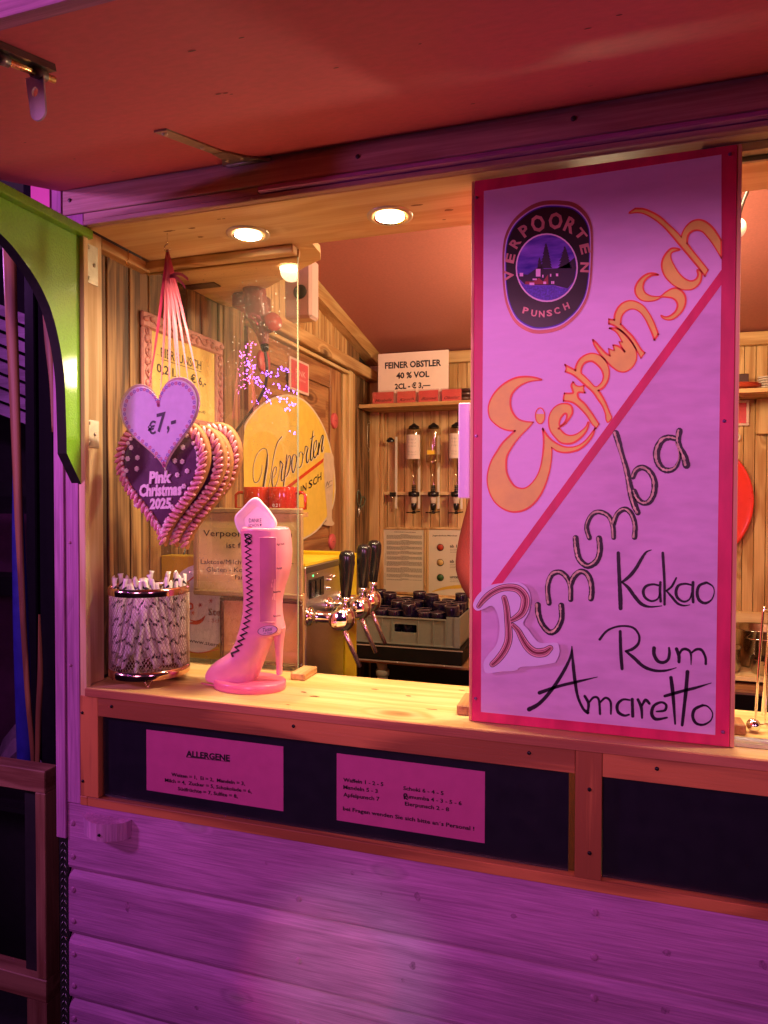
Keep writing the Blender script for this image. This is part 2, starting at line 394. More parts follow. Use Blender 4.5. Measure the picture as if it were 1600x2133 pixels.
# corner boards
sp('corner_board', box(bm_new(), -.074, -.0485, -.004, .02, .857, 2.26, bev=.001), white_board['Z'])
sp('corner_board', box(bm_new(), -.0475, -.013, .000, .03, .936, 2.165, bev=.001), white_board['Z'])
screws(stall.children[-1], [], ) if False else None
cb = sp('corner_board', box(bm_new(), -.0475, .004, .001, .03, 2.167, 2.196, bev=.001), white_board['Z'])
screws(cb, [(-.036, .0, z) for z in (1.50, 1.235)], r=.0038, mat=paint('painted_screw', (.42, .14, .34), .5, .1))
# fascia
fa = sp('fascia_board', box(bm_new(), -.0475, 2.4, -.002, .028, 2.197, 2.262, bev=.0015), wood('fascia_wood', (.70, .44, .38), (.42, .22, .18), 'X', .5, .3, .12, ring=.3))
screws(fa, [(-.028, -.002, 2.226), (.62, -.002, 2.222), (1.0, -.002, 2.228)], r=.0045)
b = bm_new()
prof = [(.003, 2.1965), (-.008, 2.1915), (-.009, 2.184), (.003, 2.1815), (.016, 2.1815), (.016, 2.1965)]
A = [b.verts.new((.42, y, z)) for y, z in prof]; B = [b.verts.new((2.4, y, z)) for y, z in prof]
for k in range(6): b.faces.new((A[k], A[(k+1) % 6], B[(k+1) % 6], B[k]))
b.faces.new(A); b.faces.new(B); sp('moulding', b, white_board['X'])
sp('trim_board', box(bm_new(), .004, 2.4, .0005, .016, 2.171, 2.1805, bev=.001), wood('fascia_wood', 0, 0))
sp('trim_board', box(bm_new(), .004, .419, .0015, .016, 2.181, 2.1962, bev=.001), wood('fascia_wood', 0, 0))
# soffit: boards running along the hatch
ys = [.002, .236]
sp('soffit_board', box(bm_new(), .0045, 2.4, .0165, .236, 2.170, 2.188, bev=.001), pine('X', 'soffit', .22))
# back cheek of the soffit up to the ceiling
sp('header_board', box(bm_new(), .36, 2.4, .2365, .250, 2.178, 2.62), pine('X', 'soffit'))
g = [at(459, 645, 'Z', 2.17), at(635, 558, 'Z', 2.17), at(668, 542, 'Z', 2.17), at(667, 528, 'Z', 2.17), at(645, 504, 'Z', 2.17)]
gp = [Vector((-.028, .2365, 0)), Vector((-.028, .632, 0)), Vector((.0, .628, 0))]+[Vector((p.x, p.y, 0)) for p in g[1:4]]+[Vector((.425, .2365, 0))]
b = bm_new(); A = [b.verts.new((p.x, p.y, 2.1715)) for p in gp]; B = [b.verts.new((p.x, p.y, 2.1885)) for p in gp]
for k in range(len(gp)): b.faces.new((A[k], A[(k+1) % len(gp)], B[(k+1) % len(gp)], B[k]))
b.faces.new(A); b.faces.new(B); sp('soffit_panel', b, pine('X', 'soffit'))
# ceiling (slopes down to the back), back and side walls
def zc(y): return 2.31+.158*(2.05-y)
b = bm_new()
q = [(-.05, .25), (2.4, .25), (2.4, 2.06), (-.05, 2.06)]
A = [b.verts.new((x, y, zc(y))) for x, y in q]; B = [b.verts.new((x, y, zc(y)+.02)) for x, y in q]
for k in range(4): b.faces.new((A[k], A[(k+1) % 4], B[(k+1) % 4], B[k]))
b.faces.new(A); b.faces.new(B); sp('ceiling', b, red_ceil)
sp('rear_sheet', bxo(-.06, 2.4, 2.066, 2.08, .2, 2.6), black_mt)
sp('side_sheet', bxo(-.062, -.046, .03, 2.064, .2, 2.75), black_mt)
sp('side_sheet', bxo(2.401, 2.42, .03, 2.064, .2, 2.75), pine('Z', 'pine'))
x = -.044; k = 0                                         # back wall planks
while x < 2.38:
    wd = .0445
    sp('wall_plank', bxo(x+.0012, x+wd-.0012, 2.05+.0008*(k % 3), 2.0655, .22, 2.32, bev=.0012), pine('Z', 'pine', .12)); x += wd; k += 1
y = .070; k = 0                                          # side wall planks, front bay (weathered, grooved)
while y < .60:
    wd = (.040, .033, .046)[k % 3]
    sp('wall_plank', bxo(-.0455, -.030+.003*(k % 2), y+.001, y+wd-.001, 1.19, 2.1705 if y < .6 else 2.6, bev=.0012), pine('Z', 'weather' if k % 2 else 'old', .08)); y += wd; k += 1
y = .73; k = 0                                           # above and below the door
while y < 1.66:
    for z0, z1 in ((2.225, zc(y)-.005),):
        sp('wall_plank', bxo(-.0455, -.032, y+.001, y+.030, z0, z1, bev=.001), pine('Z', 'pine', .05))
        sp('wall_plank', bxo(-.0455, -.030, y+.0315, y+.0575, z0, z1, bev=.001), pine('Z', 'pine', .05))
    y += .059; k += 1
sp('wall_plank', bxo(-.0455, -.031, 1.675, 1.84, 2.225, zc(1.7)-.005, bev=.001), pine('Z', 'old', .1))
for (a, c_) in ((1.7515, 1.835), (1.837, 1.925), (1.927, 2.012)):
    sp('wall_plank', bxo(-.0455, -.036, a, c_, .22, 2.18, bev=.001), pine('Z', 'old', .2))
# posts and rails in the side wall
sp('post', bxo(-.0445, -.020, .610, .728, 1.05, 2.600, bev=.002), pine('Z', 'weather', .35))
sp('post', bxo(-.0445, -.012, 1.662, 1.706, .22, 2.1695, bev=.002), pine('Z', 'pale', .08))
sp('post', bxo(-.0445, -.018, 1.708, 1.750, .22, 2.1695, bev=.002), pine('Z', 'pine', .05))
sp('corner_post', bxo(-.044, .012, 2.014, 2.0485, .22, 2.31, bev=.002), pine('Z', 'pine', .2))
sp('corner_post', bxo(.0125, .030, 2.030, 2.0485, .22, 2.31, bev=.002), pine('Z', 'pine', .2))
sp('rail', bxo(-.0445, .004, .74, 2.012, 2.171, 2.2235, bev=.003), pine('Y', 'pine', .25))
sp('rail', bxo(-.0445, -.012, .745, 1.66, 2.150, 2.164, bev=.002), pine('Y', 'pale', .1))
b = bm_new()                                             # sloping rafter
q = [(.25, zc(.25)), (2.049, zc(2.049)), (2.049, zc(2.049)-.062), (.25, zc(.25)-.062)]
A = [b.verts.new((-.044, y, z-.001)) for y, z in q]; B = [b.verts.new((.014, y, z-.001)) for y, z in q]
for k in range(4): b.faces.new((A[k], A[(k+1) % 4], B[(k+1) % 4], B[k]))
b.faces.new(A); b.faces.new(B); sp('rafter', b, pine('Y', 'pine', .15))
sp('rail', bxo(.0305, 2.4, 2.018, 2.0485, 2.250, 2.304, bev=.002), pine('X', 'pine', .15))
sp('rail', bxo(.0305, 2.4, 2.020, 2.0485, 1.060, 1.112, bev=.002), pine('X', 'pale', .1))
# front left jamb
sp('jamb', bxo(-.0125, -.004, .0155, .066, 1.19, 2.170, bev=.001), pine('Z', 'pale', .12))
sp('jamb', bxo(-.0125, .004, .0015, .0150, 1.155, 2.170, bev=.001), pine('Z', 'pale', .1))
sp('jamb', bxo(-.046, -.013, .0305, .066, 1.19, 2.170), pine('Z', 'pale', .1))
sp('cleat', bxo(-.030, -.004, .067, .2355, 2.146, 2.1695, bev=.001), pine('Y', 'pine', .1))
# counter + frame below
ct = sp('counter', bxo(.004, 2.4, .0, .262, 1.1725, 1.190, bev=.0008), pine('X', 'counter', .42))
sp('counter_edge', bxo(.004, 2.4, -.0045, -.0003, 1.1725, 1.1892, bev=.001), wood('edge_trim_wood', (.56, .20, .10), (.36, .11, .055), 'X', .45, .3, .3, ring=.5))
ct2 = sp('counter', bxo(-.0125, .0035, .0305, .262, 1.1725, 1.1895), pine('X', 'counter', .2))
T = lambda a: wood('trim_wood_'+a, (.60, .20, .065), (.30, .085, .03), a, rough=.5, bump=.4, knots=.08, ring=.9, dens=.8)
sp('frame_rail', bxo(.0345, 1.0115, -.0005, .020, 1.1315, 1.172, bev=.001), T('X'))
sp('frame_rail', bxo(1.0555, 2.4, -.0005, .020, 1.1315, 1.172, bev=.001), T('X'))
sp('frame_rail', bxo(.006, 2.4, -.001, .020, .935, .9545, bev=.001), T('X'))
sp('frame_rail', bxo(-.0125, .0055, -.001, .020, .935, .9545, bev=.001), T('X'))
st1 = sp('frame_stile', bxo(-.0125, .034, 0, .020, .9548, 1.172, bev=.001), T('Z'))
st2 = sp('frame_stile', bxo(1.012, 1.055, -.001, .020, .9548, 1.172, bev=.001), T('Z'))
dk = paint('dark_screw', (.03, .025, .03), .35, .1, metal=.8)
screws(st1, [(-.006, 0, 1.135), (-.006, 0, .987)], mat=dk); screws(st2, [(1.035, -.001, 1.108), (1.036, -.001, 1.0)], mat=dk)
screws(stall, [(.070, -.0005, 1.156), (.49, -.0005, 1.158), (.935, -.0005, 1.158), (1.14, -.0005, 1.156)], mat=dk)
km_ = {'s': paint('siding_knot', (.36, .115, .30), .6, .5, .5, 200), 'c': paint('counter_knot', (.20, .085, .03), .5, .6, .2, 300), 'f': paint('soffit_knot', (.34, .16, .06), .5, .5, .2, 300)}
rk = random.Random(4)
def knot(px, py, ax, v, sgn, w_, h_, key, par):
    c_ = at(px, py, ax, v); b = bm_new(); vs = []
    for k in range(12):
        a = 2*math.pi*k/12; r_ = rk.uniform(.75, 1.2)
        vs.append(b.verts.new((c_.x+w_*r_*math.cos(a), c_.y+(sgn*.0004 if ax == 'Y' else h_*r_*math.sin(a)), c_.z+(h_*r_*math.sin(a) if ax == 'Y' else sgn*.0004))))
    b.faces.new(vs); link('knot', b, km_[key], par)
for x_, y_, w_, h_ in ((735, 1818, .004, .005), (870, 1868, .006, .008), (1070, 1908, .006, .004), (265, 1890, .005, .011), (1390, 1985, .007, .006), (1385, 2105, .008, .006), (1590, 2010, .006, .007), (795, 1862, .003, .003), (860, 2012, .007, .009), (840, 2042, .004, .004), (410, 2100, .005, .005), (555, 1798, .003, .003)):
    knot(x_, y_, 'Y', .0012, -1, w_, h_, 's', stall)
for x_, y_, w_, h_ in ((633, 1442, .007, .003), (656, 1451, .010, .004), (781, 1436, .008, .003), (851, 1450, .006, .003), (962, 1438, .007, .003), (600, 1468, .004, .002), (900, 1478, .012, .002)):
    knot(x_, y_, 'Z', 1.190, 1, w_, h_, 'c', stall)
for x_, y_, w_, h_ in ((352, 481, .016, .003), (400, 475, .009, .003), (418, 493, .007, .004), (456, 456, .005, .002), (466, 455, .004, .002), (868, 427, .012, .003), (935, 437, .009, .005), (925, 457, .004, .002), (1525, 415, .004, .002), (524, 414, .003, .002)):
    knot(x_, y_, 'Z', 2.170, -1, w_, h_, 'f', stall)
# wooden stops and pot
sp('door_stop', bxo(.393, .428, .190, .262, 1.1905, 1.206, bev=.002), pine('Y', 'pine', .1))
sp('track', bxo(1.258, 2.4, .046, .064, 1.1902, 1.1975, bev=.0006), steel)
sp('track', bxo(1.258, 2.4, .066, .072, 1.1902, 1.2000, bev=.0006), steel)
sp('track', bxo(1.20, 2.4, .040, .062, 2.1555, 2.1695, bev=.0006), steel)
sp('track', bxo(1.20, 2.4, .066, .074, 2.1500, 2.1695, bev=.0006), steel)
# half-round wooden step block
b = bm_new(); pts = []
for k in range(13):
    a = math.pi*k/12; pts.append((.060-.057*math.cos(a), -.036*math.sin(a)*(1+.05*math.sin(5*a))))
A = [b.verts.new((x, y, .921)) for x, y in pts]; B = [b.verts.new((x*.985+.001, y*.96, .884)) for x, y in pts]
b.faces.new(A); b.faces.new(B)
for k in range(len(pts)): b.faces.new((A[k], A[(k+1) % 13], B[(k+1) % 13], B[k]))
sb = sp('step_block', b, wood('block_wood', (.74, .30, .62), (.40, .15, .34), 'Z', .7, .7, .2, ring=.3))
screws(sb, [(.066, -.036, .898)], mat=dk)
# ------------------------------------------------------------------ chequer plate + base under the left corner
b = bm_new(); box(b, -.074, -.049, .004, .008, .05, .856)
ck = sp('chequer_plate', b, paint('alu_dark', (.12, .11, .12), .35, .2, metal=.9))
b = bm_new(); z = .07; k = 0
while z < .85:
    for dx, s in ((-.068, 1), (-.056, -1)):
        tube(b, [(dx-.004, .0035, z-.006*s), (dx, .0028, z), (dx+.004, .0035, z+.006*s)], [.0006, .0015, .0006], 5)
    z += .016
o = link('tread_ribs', b, paint('alu_bright', (.34, .32, .34), .4, .1, metal=1), ck)
# ------------------------------------------------------------------ panelled door in the side wall
door = thing('side_door', 'panelled pine door in the left inner wall of the stall', 'door', (-.04, .76, .25))
dw = pine('Z', 'door', .08); dwy = pine('Y', 'door', .06)
link('stile', bxo(-.045, -.026, .765, .865, .25, 2.146, bev=.002), dw, door)
link('stile', bxo(-.045, -.026, 1.465, 1.590, .25, 2.146, bev=.002), dw, door)
link('rail', bxo(-.045, -.0262, .866, 1.464, 2.06, 2.146, bev=.002), dwy, door)
link('rail', bxo(-.045, -.0262, .866, 1.464, 1.30, 1.43, bev=.002), dwy, door)
link('panel', bxo(-.045, -.034, .866, 1.464, 1.431, 2.059), dwy, door)
link('panel', bxo(-.045, -.034, .866, 1.464, .25, 1.299), dwy, door)
link('panel_bevel', bxo(-.0339, -.0305, .905, 1.425, 1.47, 2.02, bev=.003), dwy, door)
sp('door_gap', bxo(-.0455, -.040, 1.5905, 1.661, .25, 2.148), black_mt)
sp('door_jamb', bxo(-.0445, -.026, 1.618, 1.659, .25, 2.148, bev=.002), pine('Z', 'pine', .05))

# ------------------------------------------------------------------ canopy flap
TL = -math.sin(R_(16)); CT = math.cos(R_(16))
def cp(x, d, n=0):      # canopy coords: x, distance out from hinge, offset below
    return Vector((x, -d*CT+n*math.sin(R_(16)), 2.2485+d*TL-n*CT))
def cslab(bm, x0, x1, d0, d1, n0, n1):
    v = [bm.verts.new(cp(x, d, n)) for n in (n0, n1) for x, d in ((x0, d0), (x1, d0), (x1, d1), (x0, d1))]
    for f in ((0,1,2,3), (4,5,6,7), (0,1,5,4), (1,2,6,5), (2,3,7,6), (3,0,4,7)): bm.faces.new([v[i] for i in f])
    return bm
can = thing('hatch_flap', 'red painted plywood flap raised over the serving hatch like an awning', 'awning', (-.05, 0, 2.2485))
link('flap_panel', cslab(bm_new(), -.052, 2.6, .004, .668, 0, -.018), red_ply, can)
link('front_lip', cslab(bm_new(), -.052, 2.6, .669, .690, .004, -.05), white_board['X'], can)
hs = link('strap_hinge', None or (lambda b: (tube and b))(cslab(bm_new(), .374, .397, .015, .275, .0028, .0002)), paint('hinge_steel', (.42, .34, .24), .42, .25, .1, 80, metal=.6), can)
b = bm_new()
v = [b.verts.new(p) for p in (cp(.340, .004, .004), cp(.368, .055, .004), cp(.374, .10, .0035), cp(.398, .10, .0035), cp(.412, .045, .004), cp(.436, .006, .004))]
v2 = [b.verts.new(x.co+Vector((0, 0, .0035))) for x in v]
b.faces.new(v); b.faces.new(v2)
for k in range(6): b.faces.new((v[k], v[(k+1) % 6], v2[(k+1) % 6], v2[k]))
link('hinge_leaf', b, MC['hinge_steel'], hs)
b = bm_new(); tube(b, [(.352, -.006, 2.2425), (.446, -.006, 2.2425)], .0042, 8); link('hinge_knuckle', b, MC['hinge_steel'], hs)
for x, d in ((.385, .262), (.385, .150), (.370, .040), (.402, .040)):
    b = bm_new(); c_ = cp(x, d, .003); lathe(b, [(.0048, 0), (.0045, .0015), (.002, .0028), (0, .003)], c_, 10, axis=Vector((0, -math.sin(R_(16)), -math.cos(R_(16)))))
    link('bolt_head', b, zinc, hs)
# nail marks / small dents in the paint
b = bm_new(); rc = random.Random(11)
for x_, y_ in ((503, 77), (400, 105), (470, 193), (482, 195), (455, 195), (52, 296), (155, 330), (237, 356), (283, 371), (1225, 58), (1228, 127), (1230, 178), (1233, 207), (875, 90), (1290, 30), (700, 140), (985, 215)):
    d_ = M @ np.array([x_-CX, F, -(y_-CY)]); n_ = np.array([0, -math.sin(R_(16)), math.cos(R_(16))]); t_ = ((np.array([0, 0, 2.2485])-CAM) @ n_)/(d_ @ n_); p_ = CAM+t_*d_
    X_, D_ = p_[0], -p_[1]/CT; w_, h_ = rc.uniform(.002, .006), rc.uniform(.0008, .0018)
    vs = [b.verts.new(cp(X_+w_*math.cos(a), D_+h_*math.sin(a), .0006)) for a in [2*math.pi*k/8 for k in range(8)]]; b.faces.new(vs)
link('nail_mark', b, paint('nail_mark_dark', (.10, .02, .015), .6, .2), can)
# latch hanging near the front edge
lat = thing('flap_latch', 'dark metal latch hanging under the red flap at the upper left', 'latch', tuple(cp(.29, .50)))
pl = paint('latch_steel', (.16, .13, .13), .35, .2, metal=.85)
link('latch_plate', cslab(bm_new(), .425, .447, .566, .667, .008, .0005), pl, lat)
b = bm_new(); tube(b, [cp(.436, .560, .013), cp(.436, .667, .013)], .0042, 8); link('latch_bar', b, paint('brass_bar', (.72, .42, .16), .25, .1, metal=1), lat)
for d0, d1 in ((.574, .592), (.628, .644)):
    b = bm_new(); tube(b, [cp(.436, d0, .013), cp(.436, d1, .013)], .0065, 8); link('latch_sleeve', b, pl, lat)
for px, dd, wd in ((.428, .583, .0125), (.410, .636, .010)):
    b = bm_new(); n = 16; out = []; c_ = cp(px, dd, .014)
    for k in range(n+1): a = math.pi+math.pi*k/n; out.append((px+.006+wd*.85*math.cos(a), -.040+wd*.85*math.sin(a)))
    out += [(px+wd*1.1, 0), (px-wd*.9, 0)]
    hole = [(px+.002+.0045*math.cos(a), -.018+.0055*math.sin(a)) for a in [2*math.pi*i/12 for i in range(12)]]
    fp, tr = fill([out, hole])
    for yy in (0, .0025):
        vs = [b.verts.new((x, c_.y+yy, c_.z+z)) for x, z in fp]
        for t in tr: b.faces.new([vs[i] for i in t])
        if yy == 0: v0 = vs
        else:
            for lo, n_ in ((0, len(out)), (len(out), len(hole))):
                for k in range(n_): b.faces.new((v0[lo+k], v0[lo+(k+1) % n_], vs[lo+(k+1) % n_], vs[lo+k]))
    link('hasp', b, paint('hasp_steel', (.5, .45, .5), .35, .15, metal=.5), lat)

# ------------------------------------------------------------------ green bracket board
gr = thing('green_arch_board', 'glossy green wooden side board with a curved arch edge hinged to the hatch post', 'board', (-.005, .015, 1.6))
green = paint('green_gloss_paint', (.24, .60, .03), .32, .10, .55, 260, coat=.4)
gdark = paint('dark_green_edge', (.014, .014, .012), .7, .3, .2, 60, spec=.1)
out = [(.013, 2.148), (.013, 1.607), (-.052, 1.688)]
arch = [(-.052, 1.70), (-.0535, 1.76), (-.057, 1.84), (-.068, 1.905), (-.088, 1.966), (-.112, 2.005), (-.135, 2.030), (-.166, 2.055), (-.20, 2.076), (-.26, 2.098), (-.33, 2.110), (-.33, 2.148)]
P = [(y+(.0 if y > 0 else .013 if y > -.3 else 0), z) for y, z in out+catmull(arch[:-1], 4)+[arch[-1]]]
b = bm_new()
A = [b.verts.new((-.006, y, z)) for y, z in P]; B = [b.verts.new((-.030, y, z)) for y, z in P]
b.faces.new(A); b.faces.new(B)
for k in range(len(P)):
    f = b.faces.new((A[k], A[(k+1) % len(P)], B[(k+1) % len(P)], B[k])); f.material_index = 1 if 1 <= k < len(P)-2 else 0
o = link('arch_panel', b, [green, gdark], gr)
link('top_rail', bxo(-.034, .012, -.345, .022, 2.1485, 2.167, bev=.0015), green, gr)
for z0, z1 in ((2.058, 2.142), (1.705, 1.765)):
    h = link('hinge_plate', bxo(-.0038, -.0022, .0165, .052, z0, z1, bev=.0004), zinc, gr)
    screws(h, [(-.0022, .022, z1-.008), (-.0022, .040, (z0+z1)/2), (-.0022, .022, z0+.010)], r=.0042, ax='X', mat=zinc)

# ------------------------------------------------------------------ recessed black display panels with allergen sheets
pn = thing('notice_window', 'long dark glazed panel under the counter holding two pink allergen sheets', 'display panel', (.035, .012, .956))
link('back_board', bxo(.036, 1.001, .0135, .018, .9555, 1.1295), paint('panel_black', (.010, .008, .018), .35, .1), pn)
pgl = glassy('panel_glass', refl=1.0, rough=.04)
link('pane', bxo(.036, 1.001, .0105, .0118, .9556, 1.1300), pgl, pn)
PP = Plane('Y', .0128, (0,-1,0))
pA = link('allergen_sheet', bxo(.146, .462, .0128, .0133, .9825, 1.1105), paperp, pn)
b = bm_new(); sc = (130, 1400, 2.807)
def cr(c, x, y): return (c[0]+x/c[1+1], c[1]+y/c[2])
def tl(b, s, pl, c, x0, y0, x1, y1, h, **k): textp(b, s, pl, cr(c, x0, y0), cr(c, x1, y1), h/c[2], **k)
tl(b, 'ALLERGENE', PP, sc, 724, 492, 980, 520, 34, bold=.035)
stroke(b, sc, [(724, 496), (980, 524)], 3, PP, .0006)
tl(b, 'Weizen = 1,  Ei = 2,  Mandeln = 3,', PP, sc, 638, 607, 1068, 662, 20, bold=.025)
tl(b, 'Milch = 4,  Zucker = 5, Schokolade = 6,', PP, sc, 600, 640, 1108, 708, 20, bold=.025)
tl(b, 'Südfrüchte = 7, Sulfite = 8,', PP, sc, 676, 690, 1026, 736, 20, bold=.025)
link('lettering', b, ink, pA)
pB = link('allergen_sheet', bxo(.574, .857, .0128, .0133, .9815, 1.1105), paperp, pn)
b = bm_new(); sc = (650, 1450, 2.667)
for s, x0, y0, x1, y1 in (('Waffeln 1 - 2 - 5', 174, 474, 397, 500), ('Mandeln 5 - 3', 174, 514, 366, 538), ('Apfelpunsch 7', 174, 556, 376, 582),
    ('Schoki 6 - 4 - 5', 507, 520, 732, 550), ('umumba 4 - 3 - 5 - 6', 528, 566, 832, 606), ('Eierpunsch 2 - 8', 516, 606, 762, 640), ("bei Fragen wenden Sie sich bitte an´s Personal !", 172, 633, 902, 748)):
    tl(b, s, PP, sc, x0, y0, x1, y1, 21, bold=.025)
stroke(b, sc, [(514, 570), (512, 545), (526, 545), (524, 556), (512, 558), (530, 574)], 7, PP, .0006)
link('lettering', b, ink, pB)
pn2 = thing('notice_window', 'empty dark glazed panel at the lower right under the counter', 'display panel', (1.06, .012, .956))
link('back_board', bxo(1.0565, 2.3, .0135, .018, .9555, 1.1300), MC['panel_black'], pn2)
link('pane', bxo(1.0565, 2.3, .0105, .0118, .9556, 1.1300), pgl, pn2)

# ================================================================== THE BIG SIGN
SY = .035
sign = thing('menu_signboard', 'tall pink-bordered painted signboard reading Eierpunsch and Rumumba, leaning in the hatch', 'signboard', (.83, SY+.01, 1.19))
link('board', bxo(.829, 1.253, SY, SY+.020, 1.1915, 2.166, bev=.0012), [crimson], sign)
link('edge_strip', bxo(1.2535, 1.2600, SY+.001, SY+.020, 1.1915, 2.166, bev=.0006), wood('edge_wood', (.85, .50, .25), (.7, .3, .14), 'Z', .5, .2, .05), sign)
link('edge_strip', bxo(.8235, .8285, SY+.001, SY+.020, 1.1915, 2.166, bev=.0006), MC['edge_wood'], sign)
SP = Plane('Y', SY, (0,-1,0))
Z0 = (0, 0, 1)
b = bm_new(); poly(b, Z0, [[(1008, 398), (1503, 322), (1503, 566), (1022, 1222), (1003, 1232)]], SP, .0004, smooth=0)
link('painted_field', b, signwhite, sign)
b = bm_new(); poly(b, Z0, [[(1003, 1232), (1022, 1222), (1503, 566), (1490, 1531), (1002, 1483)]], SP, .0004, smooth=0)
link('painted_field', b, signlilac, sign)
b = bm_new(); poly(b, Z0, [[(1503, 562), (1503, 593), (1046, 1216), (1020, 1222)]], SP, .0008, smooth=0)
link('diagonal_stripe', b, crimson, sign)
c1, c2, c3 = (1000, 760, 5.333), (1150, 580, 6.4), (1280, 420, 6.667)
G = [
 (c1, [[(690,168),(600,140),(500,132),(400,145),(300,190),(220,250),(150,330),(105,420),(92,500),(110,590),(160,650),(230,700),(310,728),(390,735),(385,738),(320,800),(250,870),(190,960),(130,1060),(95,1160),(80,1260),(90,1360),(125,1460),(180,1540),(260,1600),(350,1632),(440,1628),(520,1600),(600,1540),(670,1450),(720,1350),(760,1230),(785,1120),(797,1010),(797,925),(800,922),(860,960),(940,975),(1030,965),(1110,935),(1190,870),(1250,790),(1278,705),(1276,706),(1230,770),(1160,850),(1080,900),(1000,915),(920,905),(830,860),(760,800),(700,715),(698,718),(708,830),(703,950),(690,1050),(668,1150),(630,1240),(570,1320),(510,1365),(450,1372),(390,1350),(340,1290),(300,1200),(292,1110),(300,1020),(340,940),(400,850),(470,770),(540,700),(590,640),(586,636),(520,632),(450,615),(400,580),(355,510),(338,430),(350,340),(400,270),(460,225),(540,190),(620,175)]]),
 (c1, [[(870,705),(940,660),(990,600),(1025,540),(1025,480),(1000,445),(950,430),(880,440),(820,480),(775,550),(762,640),(780,730),(830,800),(890,860),(960,878),(1040,865),(1120,810),(1180,740),(1208,660),(1200,635),(1180,680),(1130,730),(1070,770),(1000,785),(940,765),(890,715)],[(885,680),(935,645),(962,595),(962,548),(940,543),(905,580),(884,630)]]),
 (c1, [[(940,318),(942,318),(1030,315),(1028,280),(1015,230),(1035,190),(1037,191),(1060,225),(1100,240),(1155,232),(1154,234),(1150,270),(1165,308),(1163,310),(1090,308),(1095,370),(1160,430),(1230,520),(1290,610),(1322,660),(1320,662),(1290,705),(1288,703),(1240,650),(1190,570),(1120,490),(1050,430),(1000,410),(930,400),(928,398),(930,360)]]),
 (c2, [[(175,1155),(178,1156),(310,1225),(312,1224),(320,1170),(360,1090),(430,1030),(520,1000),(610,1015),(690,1070),(740,1150),(762,1230),(755,1330),(720,1410),(680,1460),(622,1495),(622,1498),(680,1590),(730,1690),(765,1780),(795,1860),(745,1920),(720,1880),(710,1800),(670,1700),(610,1610),(540,1510),(450,1430),(350,1340),(270,1280),(180,1245),(178,1243),(190,1200)],[(390,1260),(400,1180),(450,1120),(530,1105),(600,1150),(660,1220),(685,1300),(670,1370),(630,1420),(575,1445),(500,1370),(430,1300)]]),
 (c2, [[(545,820),(547,821),(600,870),(660,940),(720,1000),(770,1030),(770,1028),(755,940),(757,940),(800,955),(830,960),(828,956),(815,890),(818,890),(870,900),(920,930),(970,980),(968,976),(920,900),(895,845),(898,845),(935,850),(934,846),(900,780),(850,710),(770,665),(772,664),(860,670),(950,720),(1030,800),(1090,890),(1125,980),(1125,1080),(1090,1160),(1030,1220),(960,1248),(880,1235),(800,1180),(730,1110),(650,1020),(600,950),(560,880)]]),
 (c2, [[(760,545),(762,545),(828,556),(830,552),(838,480),(880,390),(950,325),(1040,298),(1130,315),(1220,370),(1290,460),(1350,570),(1390,670),(1415,745),(1413,748),(1365,822),(1362,818),(1335,740),(1290,640),(1240,540),(1180,460),(1110,415),(1040,412),(970,450),(925,520),(915,610),(917,613),(990,690),(1070,770),(1140,870),(1190,950),(1235,995),(1233,998),(1185,1062),(1183,1060),(1140,980),(1080,880),(1000,780),(920,700),(830,630),(760,605),(758,603)]]),
 (c3, [[(610,1020),(560,1000),(480,1000),(400,1040),(330,1110),(290,1190),(290,1270),(330,1340),(400,1380),(500,1385),(590,1365),(655,1328),(740,1330),(810,1345),(860,1390),(875,1450),(850,1520),(800,1570),(740,1600),(690,1600),(645,1580),(670,1620),(740,1645),(820,1630),(900,1570),(960,1490),(988,1400),(980,1310),(930,1240),(860,1205),(790,1215),(710,1260),(645,1312),(580,1320),(500,1310),(430,1270),(400,1210),(405,1140),(440,1080),(510,1030),(560,1020)]]),
 (c3, [[(910,670),(850,650),(780,660),(710,730),(665,820),(658,920),(690,1020),(750,1100),(830,1170),(930,1220),(1030,1228),(1110,1205),(1180,1140),(1208,1060),(1205,980),(1150,950),(1160,1020),(1130,1080),(1060,1105),(980,1075),(900,1000),(830,890),(785,790),(790,720),(840,690)]]),
 (c3, [[(200,165),(290,100),(292,100),(400,105),(520,150),(640,220),(740,310),(840,400),(925,490),(927,488),(950,420),(1000,340),(1080,275),(1170,255),(1260,280),(1350,350),(1420,440),(1480,540),(1482,542),(1482,775),(1480,778),(1420,680),(1350,570),(1270,470),(1210,415),(1140,400),(1070,420),(1020,480),(1008,580),(1010,583),(1090,690),(1180,800),(1260,900),(1300,950),(1298,953),(1255,1035),(1252,1033),(1200,960),(1110,850),(1010,730),(900,600),(800,480),(690,360),(570,260),(430,180),(320,155)]]),
]
yel = paint('egg_yellow_paint', (.96, .78, .12), .45, .12, .1, 30); orl = paint('orange_red_paint', (.98, .12, .05), .45, .12)
bY, bO = bm_new(), bm_new()
for c_, loops in G:
    LL = poly(bY, c_, loops, SP, .0010)
    for lp in LL:
        n = len(lp); P = []
        for k in range(n+1):
            x, y = lp[k % n]; P.append((x, y, 2.6+1.6*(.5+.5*math.sin(k*.13))))
        ribbon(bO, P, SP, .0013)
ov = [(668+52*math.cos(a), 567+88*math.sin(a)) for a in [2*math.pi*k/16 for k in range(16)]]
poly(bY, c1, [[(x, max(y, 545)) for x, y in ov]], SP, .0010, smooth=0); stroke(bO, c1, ov, 12, SP, .0013, closed=True, k=2)
link('lettering', bY, yel, sign); link('lettering_outline', bO, orl, sign)
